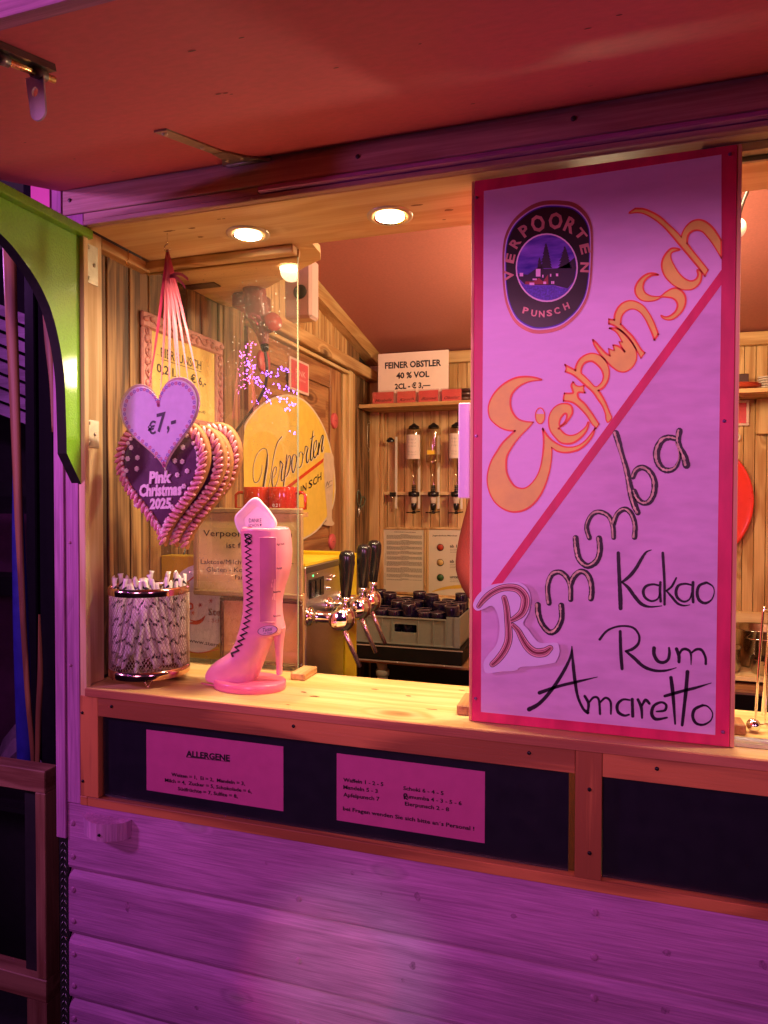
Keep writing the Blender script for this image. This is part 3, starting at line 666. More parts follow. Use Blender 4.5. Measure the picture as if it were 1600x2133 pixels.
# Rumumba (dark outlined brush letters) and the three ingredients
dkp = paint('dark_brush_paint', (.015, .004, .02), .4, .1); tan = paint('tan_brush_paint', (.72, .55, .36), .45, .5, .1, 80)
bD, bT = bm_new(), bm_new()
c4, c5, c6, c7, c8 = (1230,870,7.273), (980,1080,5.333), (1260,1120,6.154), (1080,1330,3.636), (980,950,2.58)
RU = [(c5, [(750,960),(755,1050),(790,1160),(850,1240),(900,1265),(960,1230),(1010,1130),(1015,1040),(1010,965)], 66),
 (c5, [(875,940),(860,830),(865,720),(910,620),(990,595),(1060,640),(1110,740),(1115,900)], 60),
 (c5, [(1112,740),(1150,650),(1220,590),(1290,610),(1335,690),(1350,800),(1340,890)], 66),
 (c5, [(1170,215),(1180,330),(1210,450),(1280,520),(1340,520),(1410,460),(1440,350),(1430,220)], 68),
 (c8, [(640,440),(625,380),(650,320),(690,300),(740,320),(765,370),(770,438)], 27),
 (c8, [(765,372),(790,310),(830,285),(865,310),(885,370),(882,436)], 29),
 (c4, [(385,235),(420,350),(480,560),(540,760),(580,950),(620,1150),(670,1330),(720,1440)], [100,100,75,90,95,110,105,90]),
 (c4, [(645,900),(690,800),(780,755),(880,800),(955,910),(975,1040),(950,1180),(880,1280),(790,1290),(710,1220),(665,1110)], [80,90,90,90,95,100,95,90,80,90,80]),
 (c4, [(1300,320),(1200,300),(1100,330),(1030,430),(1000,550),(1025,680),(1090,770),(1170,800),(1260,780),(1320,710),(1355,600),(1340,470),(1300,380)], [80,90,100,110,110,105,95,90,70,60,40,40,40]),
 (c4, [(1350,200),(1330,330),(1360,450),(1420,580),(1455,720)], [100,90,80,110,120])]
for c_, pts, wd in RU:
    stroke(bD, c_, pts, wd, SP, .0010, jitter=.05)
    W = wd if isinstance(wd, list) else [wd]*len(pts)
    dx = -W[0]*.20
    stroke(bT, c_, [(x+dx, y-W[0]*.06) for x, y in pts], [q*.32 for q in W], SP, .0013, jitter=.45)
KA = [(c6, [(172,195),(180,400),(190,600),(200,800),(202,905)], [46,46,50,56,50]), (c6, [(600,155),(530,185),(470,270),(400,390),(320,490),(220,570)], [10,26,40,44,46,30]),
 (c6, [(220,570),(300,640),(380,750),(470,850),(580,885),(735,872)], [20,44,46,44,26,10]), (c6, [(700,615),(620,597),(530,620),(492,690),(520,770),(600,812),(680,780),(705,700)], [26,28,36,38,34,28,22,20]),
 (c6, [(712,572),(706,680),(716,815)], 34), (c6, [(742,195),(755,400),(765,600),(765,855)], [36,38,34,32]), (c6, [(915,515),(860,620),(790,680)], [24,30,26]), (c6, [(790,680),(860,760),(930,840),(1010,870),(1095,858)], [20,34,32,24,8]),
 (c6, [(1105,605),(1030,590),(945,612),(912,690),(932,770),(1010,818),(1085,788),(1115,700)], [24,28,36,40,36,28,22,20]), (c6, [(1130,572),(1125,700),(1132,825)], 38),
 (c6, [(1300,575),(1210,615),(1183,710),(1210,800),(1285,838),(1365,795),(1402,700),(1380,620),(1310,577)], [34,38,40,40,36,22,14,18,30]),
 (c8, [(695,985),(735,938),(800,914),(870,920),(905,960),(903,1005),(872,1036),(835,1048)], [14,12,11,12,12,14,17,12]), (c8, [(805,942),(808,1050),(815,1142)], [16,18,18]), (c8, [(835,1048),(880,1085),(930,1130),(990,1152),(1050,1152),(1108,1136)], [12,18,18,16,12,4]),
 (c6, [(630,1415),(632,1500),(680,1580),(750,1598),(810,1560),(828,1480),(822,1412)], [50,48,44,40,38,38,28]), (c6, [(918,1425),(948,1510),(950,1592)], [44,44,40]), (c6, [(955,1495),(990,1435),(1050,1430),(1100,1480),(1105,1630)], [24,34,36,30,10]), (c6, [(1105,1480),(1170,1432),(1240,1440),(1288,1530),(1293,1615)], [24,34,36,32,34]),
 (c7, [(405,60),(390,150),(330,270),(250,390),(160,490),(82,535)], [4,20,26,28,28,34]), (c7, [(405,60),(415,200),(430,330),(450,440),(490,530),(525,560)], [8,24,26,20,20,26]), (c7, [(160,410),(300,362),(430,330),(600,290)], [30,24,22,5]),
 (c7, [(502,435),(530,490),(525,560)], [20,22,18]), (c7, [(530,490),(570,445),(608,460),(618,570)], [14,18,18,18]), (c7, [(618,485),(660,448),(698,480),(700,570)], [14,18,18,14]),
 (c7, [(842,465),(790,462),(750,500),(755,555),(800,582),(838,575)], [14,18,24,24,20,14]), (c7, [(862,460),(866,588)], 24), (c7, [(905,462),(930,520),(936,600)], [22,24,16]), (c7, [(932,515),(962,465),(992,492)], [14,24,20]),
 (c7, [(1045,552),(1108,543),(1118,502),(1080,482),(1025,510),(1010,570),(1042,610),(1125,598)], [12,20,20,18,24,26,24,14]), (c7, [(1155,295),(1170,420),(1187,645)], [26,28,14]), (c7, [(1280,252),(1268,400),(1240,655)], [30,28,22]), (c7, [(1108,435),(1250,395),(1350,370),(1462,335)], [22,24,20,5]),
 (c7, [(1395,505),(1335,535),(1320,590),(1345,640),(1400,652),(1455,620),(1470,565),(1435,515),(1395,504)], [20,24,24,22,18,12,10,12,18])]
for c_, pts, wd in KA: stroke(bD, c_, pts, wd, SP, .0010, jitter=.06)
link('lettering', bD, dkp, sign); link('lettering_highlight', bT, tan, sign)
screws(sign, [tuple(at(x, y, 'Y', SY)) for x, y in ((993, 411), (1521, 321), (1509, 877), (992, 908), (991, 1455), (1506, 1525))], r=.003, mat=paint('sign_screw', (.3, .12, .3), .3, .1, metal=.8))
link('handle', bxo(.799, .8215, .048, .066, 1.597, 1.772, bev=.002), paint('handle_white', (.8, .62, .85), .35, .05), sign)
# emblem
EC = (1030, 400, 6.88)
OV = [(750,125),(960,125),(1150,160),(1300,280),(1390,450),(1412,700),(1400,1150),(1360,1450),(1280,1650),(1150,1820),(950,1970),(700,2030),(500,2010),(300,1880),(180,1650),(130,1400),(115,1100),(122,800),(170,580),(280,390),(450,240),(600,160)]
ecx, ecy = 765, 1075
OVs = lambda s, dy=0: [((x-ecx)*s+ecx, (y-ecy)*s*.985+ecy+dy) for x, y in OV]
emb = link('emblem', (lambda b: (poly(b, EC, [OV], SP, .0012), b)[1])(bm_new()), paint('copper_foil', (.45, .16, .12), .35, .35, .2, 12, metal=.4), sign)
b = bm_new(); poly(b, EC, [OVs(.955, 5)], SP, .0015); link('white_line', b, paint('lilac_line', (.75, .6, .9), .4), emb)
b = bm_new(); poly(b, EC, [OVs(.935, 5)], SP, .0018); link('blue_line', b, paint('blue_line', (.08, .03, .5), .4), emb)
b = bm_new(); poly(b, EC, [OVs(.915, 5)], SP, .0021); link('black_field', b, paint('emblem_black', (.012, .010, .012), .3, .3, .1, 20), emb)
circ = lambda r: [(752+r*.905*math.cos(2*math.pi*k/40), 1090+r*math.sin(2*math.pi*k/40)) for k in range(40)]
b = bm_new(); poly(b, EC, [circ(492)], SP, .0024, smooth=0); link('ring', b, paint('ring_pink', (.85, .6, .75), .4), emb)
m, nt, p = newmat('night_sky_print'); N = nt.nodes; L = nt.links
tc = N.new('ShaderNodeTexCoord'); mp = N.new('ShaderNodeMapping'); mp.inputs['Scale'].default_value = (14, 1, 60); no = N.new('ShaderNodeTexNoise'); no.inputs['Detail'].default_value = 4; no.inputs['Scale'].default_value = 1
cr_ = N.new('ShaderNodeValToRGB'); cr_.color_ramp.elements[0].color = (.03, .01, .30, 1); cr_.color_ramp.elements[1].color = (.34, .16, .80, 1); cr_.color_ramp.elements[0].position = .35; cr_.color_ramp.elements[1].position = .75
L.new(tc.outputs['Object'], mp.inputs[0]); L.new(mp.outputs[0], no.inputs['Vector']); L.new(no.outputs[0], cr_.inputs[0]); L.new(cr_.outputs[0], p.inputs['Base Color']); p.inputs['Roughness'].default_value = .3
b = bm_new(); poly(b, EC, [circ(470)], SP, .0027, smooth=0); link('picture', b, m, emb)
def clipc(pts, r=466):
    o = []
    for x, y in pts:
        dx, dy = (x-752)/.905, y-1090; d = math.hypot(dx, dy)
        if d > r: dx, dy = dx*r/d, dy*r/d
        o.append((752+dx*.905, 1090+dy))
    return o
b = bm_new()
def firtree(cx, top, bot, w):
    P = [(cx, top)]; n = 9
    for k in range(1, n+1):
        y = top+(bot-top)*k/n; h = w*(k/n)**.8; P += [(cx+h, y), (cx+h*.72, y)]
    Q = [(2*cx-x+random.uniform(-8, 8), y) for x, y in P[1:]][::-1]
    poly(b, EC, [clipc(P+Q)], SP, .0030, smooth=0)
firtree(742, 735, 1100, 92); firtree(1010, 780, 1100, 105); firtree(650, 940, 1100, 40)
poly(b, EC, [clipc([(330,1180),(480,1190),(630,1080),(720,1110),(900,1100),(1040,1040),(1190,930),(1195,1100),(1160,1300),(1050,1390),(850,1340),(600,1340),(440,1330),(330,1260)])], SP, .0030, smooth=0)
link('picture_trees', b, paint('night_dark', (.02, .008, .03), .4), emb)
b = bm_new(); poly(b, EC, [clipc([(345,1330),(450,1340),(600,1350),(720,1350),(850,1345),(950,1385),(1060,1400),(1000,1460),(900,1530),(750,1560),(560,1510),(420,1420)])], SP, .0033, smooth=2)
link('picture_snow', b, paint('snow_blue', (.10, .05, .50), .4, .6, 0, 300), emb)
b = bm_new()
for x, y, w_, h_ in ((390,1192,50,50),(322,1192,14,50),(630,1165,66,110),(697,1215,18,40),(808,1202,18,40),(900,1196,32,40),(826,1306,20,40),(850,1306,20,40),(540,1325,70,36),(724,1310,40,36),(580,1260,60,24)):
    poly(b, EC, [[(x-w_/2, y-h_/2), (x+w_/2, y-h_/2), (x+w_/2, y+h_/2), (x-w_/2, y+h_/2)]], SP, .0036, smooth=0)
link('picture_windows', b, paint('window_pink', (.95, .55, .8), .4), emb)
b = bm_new(); poly(b, EC, [[(440,1330),(450,1290),(560,1290),(640,1240),(700,1290),(770,1190),(775,1330)]], SP, .0034, smooth=0)
link('picture_house', b, paint('house_red', (.35, .04, .05), .4), emb)
b = bm_new()
def letter(ch, x, y, ang, h, wd):
    """serif-like capital centred at crop (x,y), rotated by ang (deg, clockwise on the picture)"""
    a = R_(ang); ux, uy = math.cos(a), math.sin(a)
    P = lambda u, v: SP((EC[0]+(x+u*ux+v*uy*1)/EC[2], EC[1]+(y+u*uy-v*ux)/EC[2]))
    bl = P(-wd/2, -h/2); br = P(wd/2, -h/2); up = P(-wd/2, h/2)-bl
    textw(b, ch, bl, br, up, .0024, bold=.034)
for ch, x, y, a, h, wd in (('V',213,1200,-95,112,135),('E',228,955,-78,112,120),('R',300,735,-58,118,125),('P',432,560,-36,150,115),('O',625,455,-12,205,185),('O',878,418,6,205,185),('R',1092,480,24,190,140),('T',1238,610,52,120,150),('E',1300,820,76,118,130),('N',1297,1085,92,110,130)):
    letter(ch, x, y, a, h*1.08, wd*1.08)
cl_ = paint('copper_letter', (.62, .28, .24), .35, .2, metal=.2); link('emblem_lettering', b, cl_, emb); b = bm_new()
for ch, x, y, a, h in (('P',450,1702,14,88),('U',570,1740,8,88),('N',680,1752,0,88),('S',790,1738,-6,84),('C',898,1705,-14,88),('H',1030,1640,-22,92)): letter(ch, x, y, a, h, 82)
link('emblem_lettering', b, cl_, emb)
# R card taped on top
RP = Plane('Y', SY-.008, (0,-1,0))
card = thing('letter_card', 'cut-out paper card with a striped letter R taped over the signboard', 'card', tuple(RP((1070, 1300))))
CO = [(30,950),(60,880),(120,810),(200,750),(300,725),(460,710),(540,710),(620,760),(665,850),(665,960),(640,1060),(585,1165),(640,1230),(690,1300),(750,1370),(830,1385),(960,1380),(985,1430),(990,1490),(950,1590),(900,1610),(720,1640),(560,1650),(500,1690),(350,1700),(185,1720),(150,1670),(150,1590),(200,1510),(270,1430),(310,1340),(325,1200),(300,1060),(240,970),(150,1005),(80,1025),(40,1000)]
b = bm_new(); poly(b, c5, [CO], RP, 0, smooth=3); 
r = bmesh.ops.extrude_face_region(b, geom=b.faces[:]); bmesh.ops.translate(b, vec=(0, .0008, 0), verts=[v for v in r['geom'] if isinstance(v, bmesh.types.BMVert)])
link('card_sheet', b, paint('card_white', (.82, .70, .88), .3, .04, coat=.5), card)
RR = [([(92,975),(150,900),(230,830),(330,780),(430,765),(530,785),(600,860),(608,950),(575,1045),(510,1100),(455,1130)], [44,60,66,70,76,84,92,96,84,66,50]), ([(375,880),(400,980),(412,1100),(425,1250),(418,1370),(370,1480),(300,1570),(245,1620)], [54,62,66,76,80,80,72,60]), ([(470,1180),(530,1245),(580,1340),(640,1430),(720,1488),(820,1485),(885,1440)], [40,58,72,84,92,96,64])]
b1, b2, b3 = bm_new(), bm_new(), bm_new()
for pts, W in RR:
    stroke(b1, c5, pts, [q+8 for q in W], RP, .0004); stroke(b2, c5, pts, [q-6 for q in W], RP, .0008)
    stroke(b3, c5, pts, [q*.55 for q in W], RP, .0012)
    stroke(b2, c5, pts, [q*.40 for q in W], RP, .0016); stroke(b3, c5, pts, [q*.26 for q in W], RP, .0020)
link('letter_outline', b1, ink, card); link('letter_fill', b2, paint('salmon_print', (.85, .40, .42), .4), card); link('letter_stripes', b3, paint('maroon_print', (.20, .03, .05), .4), card)
# wooden stops holding the sign
for x0, x1, lab in ((.795, .829, 'small wooden block on the counter left of the signboard'), (1.2605, 1.291, 'small brown wooden block on the counter right of the signboard')):
    o = link('wooden_block', bxo(x0, x1, .064 if x0 < 1 else .105, .15, 1.1903, 1.209, bev=.002), pine('Y', 'door', .05), loc=(x0, .07, 1.19)); tag(o, lab, 'block')

# ================================================================== DOWNLIGHTS
def downlight(x, lab, hidden=False):
    t = thing('downlight', lab, 'lamp', (x, .142, 2.170), 'recessed downlights in the hatch soffit')
    b = bm_new(); lathe(b, [(.047, 0), (.0465, -.0022), (.040, -.0040), (.0335, -.0015), (.0335, 0)], (x, .142, 2.1698), 32); link('trim_ring', b, paint('lamp_ring', (.72, .62, .48), .3, .05, metal=.3), t)
    b = bm_new(); lathe(b, [(.0335, -.0010), (.027, .0016)], (x, .142, 2.1655), 32); link('reflector', b, chrome, t)
    b = bm_new(); lathe(b, [(.029, 0), (.0, .0004)], (x, .142, 2.1655), 24); link('lens', b, emis('lamp_lens', (1, .80, .50), 26), t)
    light('SPOT', 'downlight_beam', (x, .142, 2.160), 29, (1, .78, .46), .028, (x, .142, 0), spot_size=R_(150), spot_blend=.9)
downlight(.316, 'round glowing recessed downlight above the hanging gingerbread hearts, left one in the soffit')
downlight(.638, 'round glowing recessed downlight left of the tall signboard')
downlight(.965, 'round glowing recessed downlight hidden behind the top of the tall signboard')
downlight(1.62, 'round glowing recessed downlight to the right of the tall signboard')

# ================================================================== GLASS SCREEN
GY = .250
gs = thing('glass_screen', 'clear glass sneeze screen standing on the left of the counter', 'glass screen', (-.02, GY, 1.19))
o = link('pane', bxo(-.034, .3835, GY, GY+.0005, 1.1915, 2.150), glassy('screen_glass', refl=1.55, dust=.018), gs)
link('pane_edge', bxo(.3837, .3852, GY-.003, GY+.003, 1.1915, 2.150), paint('glass_edge', (.30, .36, .22), .15, .05, coat=1), gs)
link('pane_edge', bxo(-.0385, -.0345, GY-.003, GY+.003, 1.1915, 2.150), paint('glass_edge_dark', (.05, .09, .06), .15, .05, coat=1), gs)
link('head_batten', bxo(-.030, .385, GY-.030, GY-.004, 2.1505, 2.1692, bev=.002), pine('X', 'pine', .1), gs)
link('head_batten', bxo(-.030, .385, GY+.004, GY+.012, 2.1505, 2.1692, bev=.001), pine('X', 'pine', .1), gs)

# ================================================================== HOOKS, HEARTS
hk = bm_new(); P = at(347, 512, 'Y', .087)
def hook(x, y, z, s=1):
    b = bm_new(); pts = [(x, y, z), (x, y, z-.012*s)]
    for k in range(9): a = math.pi*.5+math.pi*1.35*k/8; pts.append((x+.006*s*math.cos(a)*1, y, z-.018*s-.006*s+.006*s*math.sin(a)+.006*s*0))
    tube(b, pts, .0012, 6); return b
o = link('screw_hook', hook(.150, .087, 2.1698, 1.3), chrome, loc=(.150, .087, 2.17)); tag(o, 'small steel screw hook holding the pink ribbons of the gingerbread hearts', 'hook')
o = link('screw_hook', hook(.0, .15, 2.1698, 1.1), paint('brass', (.6, .35, .12), .3, .1, metal=1), loc=(.0, .15, 2.17)); tag(o, 'empty brass screw hook near the left end of the soffit', 'hook')
def heart(n=64, w=1, h=1):
    P = []
    for k in range(n):
        t = 2*math.pi*k/n; x = 16*math.sin(t)**3; y = 13*math.cos(t)-5*math.cos(2*t)-2*math.cos(3*t)-math.cos(4*t)
        P.append((x/32*w, (y+2.5)/29*h))
    return P
def heart_slab(b, P, cx, cz, y0, y1, rot=0, puff=0):
    c, s = math.cos(rot), math.sin(rot); Q = [(cx+x*c-z*s, cz+x*s+z*c) for x, z in P]
    layers = [(y1, 1), (y1, 1), (y0+(y1-y0)*.25, 1), (y0, .965)]
    rings = []
    for yy, sc_ in layers[1:]:
        rings.append([b.verts.new((cx+(x-cx)*sc_, yy, cz+(z-cz)*sc_)) for x, z in Q])
    for A, B in zip(rings, rings[1:]):
        for k in range(len(Q)):
            f = b.faces.new((A[k], A[(k+1) % len(Q)], B[(k+1) % len(Q)], B[k])); f.smooth = True
    b.faces.new(rings[0]); b.faces.new(rings[-1]); return Q
ginger = paint('gingerbread', (.36, .14, .045), .65, .25, .6, 120)
icing = paint('pink_icing', (.88, .36, .42), .35, .30, .3, 160, coat=.3)
icingp = paint('pale_icing', (.90, .68, .66), .4, .15, .2, 90)
icingw = paint('white_icing', (.85, .72, .72), .4, .06, .1, 60)
plaque = paint('dark_plaque', (.10, .035, .075), .25, .15, coat=.6)
flower = bm_new()
sphere(flower, (0, -.001, 0), .0022, (1, 1, 1), 6, 4)
for k in range(6): a = k*math.pi/3; sphere(flower, (.0036*math.cos(a), 0, .0036*math.sin(a)), .0026, (1, .7, 1), 6, 4)
fl_me = bpy.data.meshes.new('icing_flower'); flower.to_mesh(fl_me); flower.free(); fl_me.materials.append(icingw); fl_me.polygons.foreach_set('use_smooth', [True]*len(fl_me.polygons))
HP = heart(72, .232, .268)
def gingerheart(cx, cz, y, rot, label, front):
    t = thing('gingerbread_heart', label, 'gingerbread heart', (cx, y, cz), 'gingerbread hearts hanging in a stack')
    b = bm_new(); Q = heart_slab(b, HP, cx, cz, y, y+.015, rot); link('cookie', b, ginger, t)
    b = bm_new(); pl_ = [(x*.80, z*.80+.004) for x, z in HP]; heart_slab(b, pl_, cx, cz, y-.0015, y-.0001, rot); link('plaque', b, plaque, t)
    b = bm_new(); Qi = [(cx+(x-cx)*.905, cz+(z-cz)*.905) for x, z in Q]
    seg = [0]
    for k in range(len(Qi)): a_, b_ = Qi[k], Qi[(k+1) % len(Qi)]; seg.append(seg[-1]+math.hypot(a_[0]-b_[0], a_[1]-b_[1]))
    n = 62
    for i in range(n):
        s = seg[-1]*i/n; k = max(j for j in range(len(seg)-1) if seg[j] <= s); f = (s-seg[k])/(seg[k+1]-seg[k])
        A_, B_ = Qi[k], Qi[(k+1) % len(Qi)]; x = A_[0]+(B_[0]-A_[0])*f; z = A_[1]+(B_[1]-A_[1])*f
        tx, tz = B_[0]-A_[0], B_[1]-A_[1]; l = math.hypot(tx, tz) or 1; tx, tz = tx/l, tz/l
        q = bmesh.new(); bmesh.ops.create_uvsphere(q, u_segments=8, v_segments=6, radius=1)
        for f_ in q.faces: f_.smooth = True
        ang = math.atan2(tz, tx)+.55
        j_ = random.uniform(-.25, .25); mm = Matrix.Translation((x+random.uniform(-.0008, .0008), y-.002, z+random.uniform(-.0008, .0008))) @ Matrix.Rotation(-ang+j_, 4, 'Y') @ Matrix.Diagonal((.0044, .0062, random.uniform(.0118, .0142), 1))
        merge(b, q, mm)
    link('icing_border', b, [icing], t)['kind'] = 'stuff'
    b = bm_new()
    for i in range(n):
        k = int(i*len(Qi)/n); x, z = Qi[k]; f_ = .905+random.uniform(-.01, .01)
        sphere(b, (cx+(x-cx)*f_, y-.0035, cz+(z-cz)*f_), random.uniform(.0038, .0052), (1, .8, 1), 7, 5)
    link('icing_pearls', b, [icingp], t)['kind'] = 'stuff'
    if front:
        b = bm_new()
        for s_, x0, z0, wd, h in (('Pink', -.028, .003, .056, .024), ('Christmas', -.053, -.025, .106, .024), ('2025', -.027, -.052, .054, .021)):
            c_, s__ = math.cos(rot), math.sin(rot)
            bl = Vector((cx+x0, y-.002, cz+z0)); br = bl+Vector((wd*c_, 0, wd*s__)); textw(b, s_, bl, br, Vector((0, 0, h)), .0008, bold=.05, shear=.1, ext=.06)
        link('icing_lettering', b, icingw, t)
        for fx, fz in ((-.083,.056),(-.058,.058),(-.087,.030),(-.084,-.004),(.036,.050),(.054,.048),(.066,.028),(.042,.020),(.058,-.004),(-.062,-.044),(.028,-.048),(-.016,-.080),(.014,-.080),(-.060,.034),(.056,.078),(-.074,.08)):
            o = bpy.data.objects.new('icing_flower', fl_me); COL.objects.link(o); o.parent = t; o.location = (fx, -.003, fz); o.rotation_euler = (0, random.uniform(0, 3), 0)
    return t
hr = R_(2)
HT = [gingerheart(.153, 1.625, .058, hr, 'front gingerbread heart with pink icing border reading Pink Christmas 2025', True),
      gingerheart(.172, 1.622, .084, R_(-2), 'second gingerbread heart, directly behind the lettered one', False),
      gingerheart(.176, 1.615, .108, R_(1), 'third gingerbread heart in the hanging stack', False),
      gingerheart(.180, 1.634, .134, R_(-3), 'rearmost gingerbread heart, sticking out furthest to the upper right of the stack', False)]
# ribbons
def flat_ribbon(b, A, B, w, bend=.0):
    A, B = Vector(A), Vector(B); n = 8; V = []
    for k in range(n+1):
        t = k/n; p = A.lerp(B, t)+Vector((0, 0, 0))+Vector((bend*math.sin(math.pi*t), 0, 0)); a = t*2.2
        d = Vector((math.cos(a), math.sin(a), 0))*w/2; V.append((b.verts.new(p-d), b.verts.new(p+d)))
    for P_, Q_ in zip(V, V[1:]): b.faces.new((P_[0], P_[1], Q_[1], Q_[0]))
ribm = paint('pink_ribbon', (.80, .17, .26), .3, .1, coat=.3); ribr = paint('crimson_ribbon', (.60, .04, .14), .3, .1, coat=.3)
hx = (.150, .087, 2.135)
for t, y, xs, mt in ((HT[0], .056, (.118, .176), ribr), (HT[1], .082, (.132, .188), ribm), (HT[2], .106, (.138, .196), ribm), (HT[3], .132, (.146, .208), ribm)):
    for x in xs:
        b = bm_new(); flat_ribbon(b, hx, (x, y, 1.80), .0062, .003); link('ribbon', b, mt if x == xs[0] else ribm, t)
b = bm_new()
for dx, dz in ((.052, -.018), (.044, -.034)):
    V = []
    for k in range(7):
        u = k/6; p = Vector((.152+dx*u, .085, 2.075+.014*math.sin(u*2.6)+dz*u)); V.append((b.verts.new(p+Vector((0, 0, .0035))), b.verts.new(p-Vector((0, 0, .0035)))))
    for A_, B_ in zip(V, V[1:]): b.faces.new((A_[0], A_[1], B_[1], B_[0]))
link('ribbon_bow', b, ribm, HT[0])
# price heart
ph = thing('price_heart', 'lilac paper heart with flower border and price of seven euro', 'price tag', (.155, .035, 1.75))
PH = heart(72, .186, .182); b = bm_new(); heart_slab(b, [(x*1.07, z*1.07) for x, z in PH], .167, 1.747, .0385, .0392, R_(6)); link('laminate', b, paint('laminate', (.62, .46, .36), .15, .05, coat=1), ph)
b = bm_new(); Q = heart_slab(b, PH, .167, 1.747, .0365, .0380, R_(6)); link('paper', b, paint('lilac_paper', (.66, .56, .74), .6, .08, 0, 50), ph)
b = bm_new()
textw(b, '7', Vector((.158, .0362, 1.735)), Vector((.180, .0362, 1.739)), Vector((0, 0, .038)), .0004, bold=.02)
textw(b, '€', Vector((.136, .0362, 1.730)), Vector((.156, .0362, 1.732)), Vector((0, 0, .026)), .0004, bold=.02)
textw(b, ',', Vector((.183, .0362, 1.739)), Vector((.189, .0362, 1.740)), Vector((0, 0, .038)), .0004, bold=.02)
textw(b, '-', Vector((.193, .0362, 1.741)), Vector((.205, .0362, 1.7435)), Vector((0, 0, .038)), .0004, bold=.02)
link('price_lettering', b, ink, ph)
b = bm_new(); b2 = bm_new(); cx, cz = .167, 1.747
for k in range(0, 72):
    x, z = Q[k]; x = cx+(x-cx)*.925; z = cz+(z-cz)*.925
    tgt = b if k % 2 else b2
    for j in range(5):
        a = j*2*math.pi/5+k; px, pz = x+.0026*math.cos(a), z+.0026*math.sin(a)
        vs = [tgt.verts.new((px+.0016*math.cos(q), .0361-.0002*(k % 2), pz+.0016*math.sin(q))) for q in (0, 1.57, 3.14, 4.71)]; tgt.faces.new(vs)
link('flower_print', b, paint('rose_print', (.65, .12, .22), .6), ph); link('flower_print', b2, paint('blue_print', (.22, .14, .50), .6), ph)

# ================================================================== BASKET OF SUGAR STICKS
BX, BY, BR = .0905, .100, .0855
bk = thing('wire_basket', 'round wire mesh basket with copper-coloured bands full of sugar sticks on the counter', 'basket', (BX, BY, 1.19))
cop = paint('copper_band', (.72, .46, .36), .12, .08, metal=1)
bz0, bz1 = 1.207, 1.402
for z0, z1 in ((bz1-.017, bz1), (bz0, bz0+.018)):
    b = bm_new(); lathe(b, [(BR+.001, z0), (BR+.0015, (z0+z1)/2), (BR+.001, z1), (BR-.0005, z1), (BR-.0005, z0), (BR+.001, z0)], (BX, BY, 0), 48); link('band', b, cop, bk)
b = bm_new(); NH = 74
for sgn in (1, -1):
    for i in range(NH):
        pts = []
        for k in range(15):
            t = k/14; a = 2*math.pi*i/NH+sgn*t*1.30; pts.append((BX+BR*math.cos(a), BY+BR*math.sin(a), bz0+.01+(bz1-bz0-.018)*t))
        tube(b, pts, .00062, 3, cap=False)
link('wire_mesh', b, paint('mesh_wire', (.55, .42, .36), .3, .1, metal=1), bk)['kind'] = 'stuff'
b = bm_new(); lathe(b, [(0, 0), (BR-.002, 0), (BR-.002, .0015), (0, .0015)], (BX, BY, bz0+.004), 40); link('base_plate', b, cop, bk)
for a in (3.6, 5.3, 1.0, 2.2):
    c_ = Vector((BX+BR*.93*math.cos(a), BY+BR*.93*math.sin(a), 1.191)); tv = Vector((-math.sin(a), math.cos(a), 0))*.0075
    b = bm_new(); tube(b, [c_-tv+Vector((0, 0, .017)), c_+Vector((0, 0, .0005)), c_+tv+Vector((0, 0, .017))], .0011, 6); link('foot', b, cop, bk)
# sugar stick prototype: thin paper tube with printed slanting stripes
def stripemat():
    m, nt, p = newmat('sugar_paper'); N = nt.nodes; L = nt.links
    tc = N.new('ShaderNodeTexCoord'); oi = N.new('ShaderNodeObjectInfo'); mp = N.new('ShaderNodeMapping'); mp.inputs['Rotation'].default_value = (.0, .75, .3)
    L.new(tc.outputs['Object'], mp.inputs[0]); wv = N.new('ShaderNodeTexWave'); wv.inputs['Scale'].default_value = 11; wv.inputs['Distortion'].default_value = .6; wv.bands_direction = 'Z'; L.new(mp.outputs[0], wv.inputs['Vector'])
    no = N.new('ShaderNodeTexNoise'); no.inputs['Scale'].default_value = 420; L.new(tc.outputs['Object'], no.inputs['Vector'])
    c1_ = N.new('ShaderNodeValToRGB'); e = c1_.color_ramp.elements; e[0].position = .93; e[0].color = (.84, .78, .74, 1); e[1].position = .955; e[1].color = (.02, .015, .02, 1); L.new(wv.outputs[0], c1_.inputs[0])
    c2_ = N.new('ShaderNodeMapRange'); c2_.inputs[1].default_value = .66; c2_.inputs[2].default_value = .70; c2_.inputs[3].default_value = 1; c2_.inputs[4].default_value = .6; L.new(no.outputs[0], c2_.inputs[0])
    vm = N.new('ShaderNodeVectorMath'); vm.operation = 'SCALE'; L.new(c1_.outputs[0], vm.inputs[0]); L.new(c2_.outputs[0], vm.inputs['Scale']); L.new(vm.outputs[0], p.inputs['Base Color']); p.inputs['Roughness'].default_value = .55
    return m
SM = stripemat(); b = bm_new(); Lh = .082
tube(b, [(0, 0, -Lh), (0, 0, -Lh+.006), (0, 0, Lh-.006), (0, 0, Lh)], [.0042, .0044, .0044, .0042], 8)
for v in b.verts:
    if abs(v.co.z) > Lh-.001: v.co.y *= .15; v.co.x *= 1.5
stick0 = None; me = None; n = 0
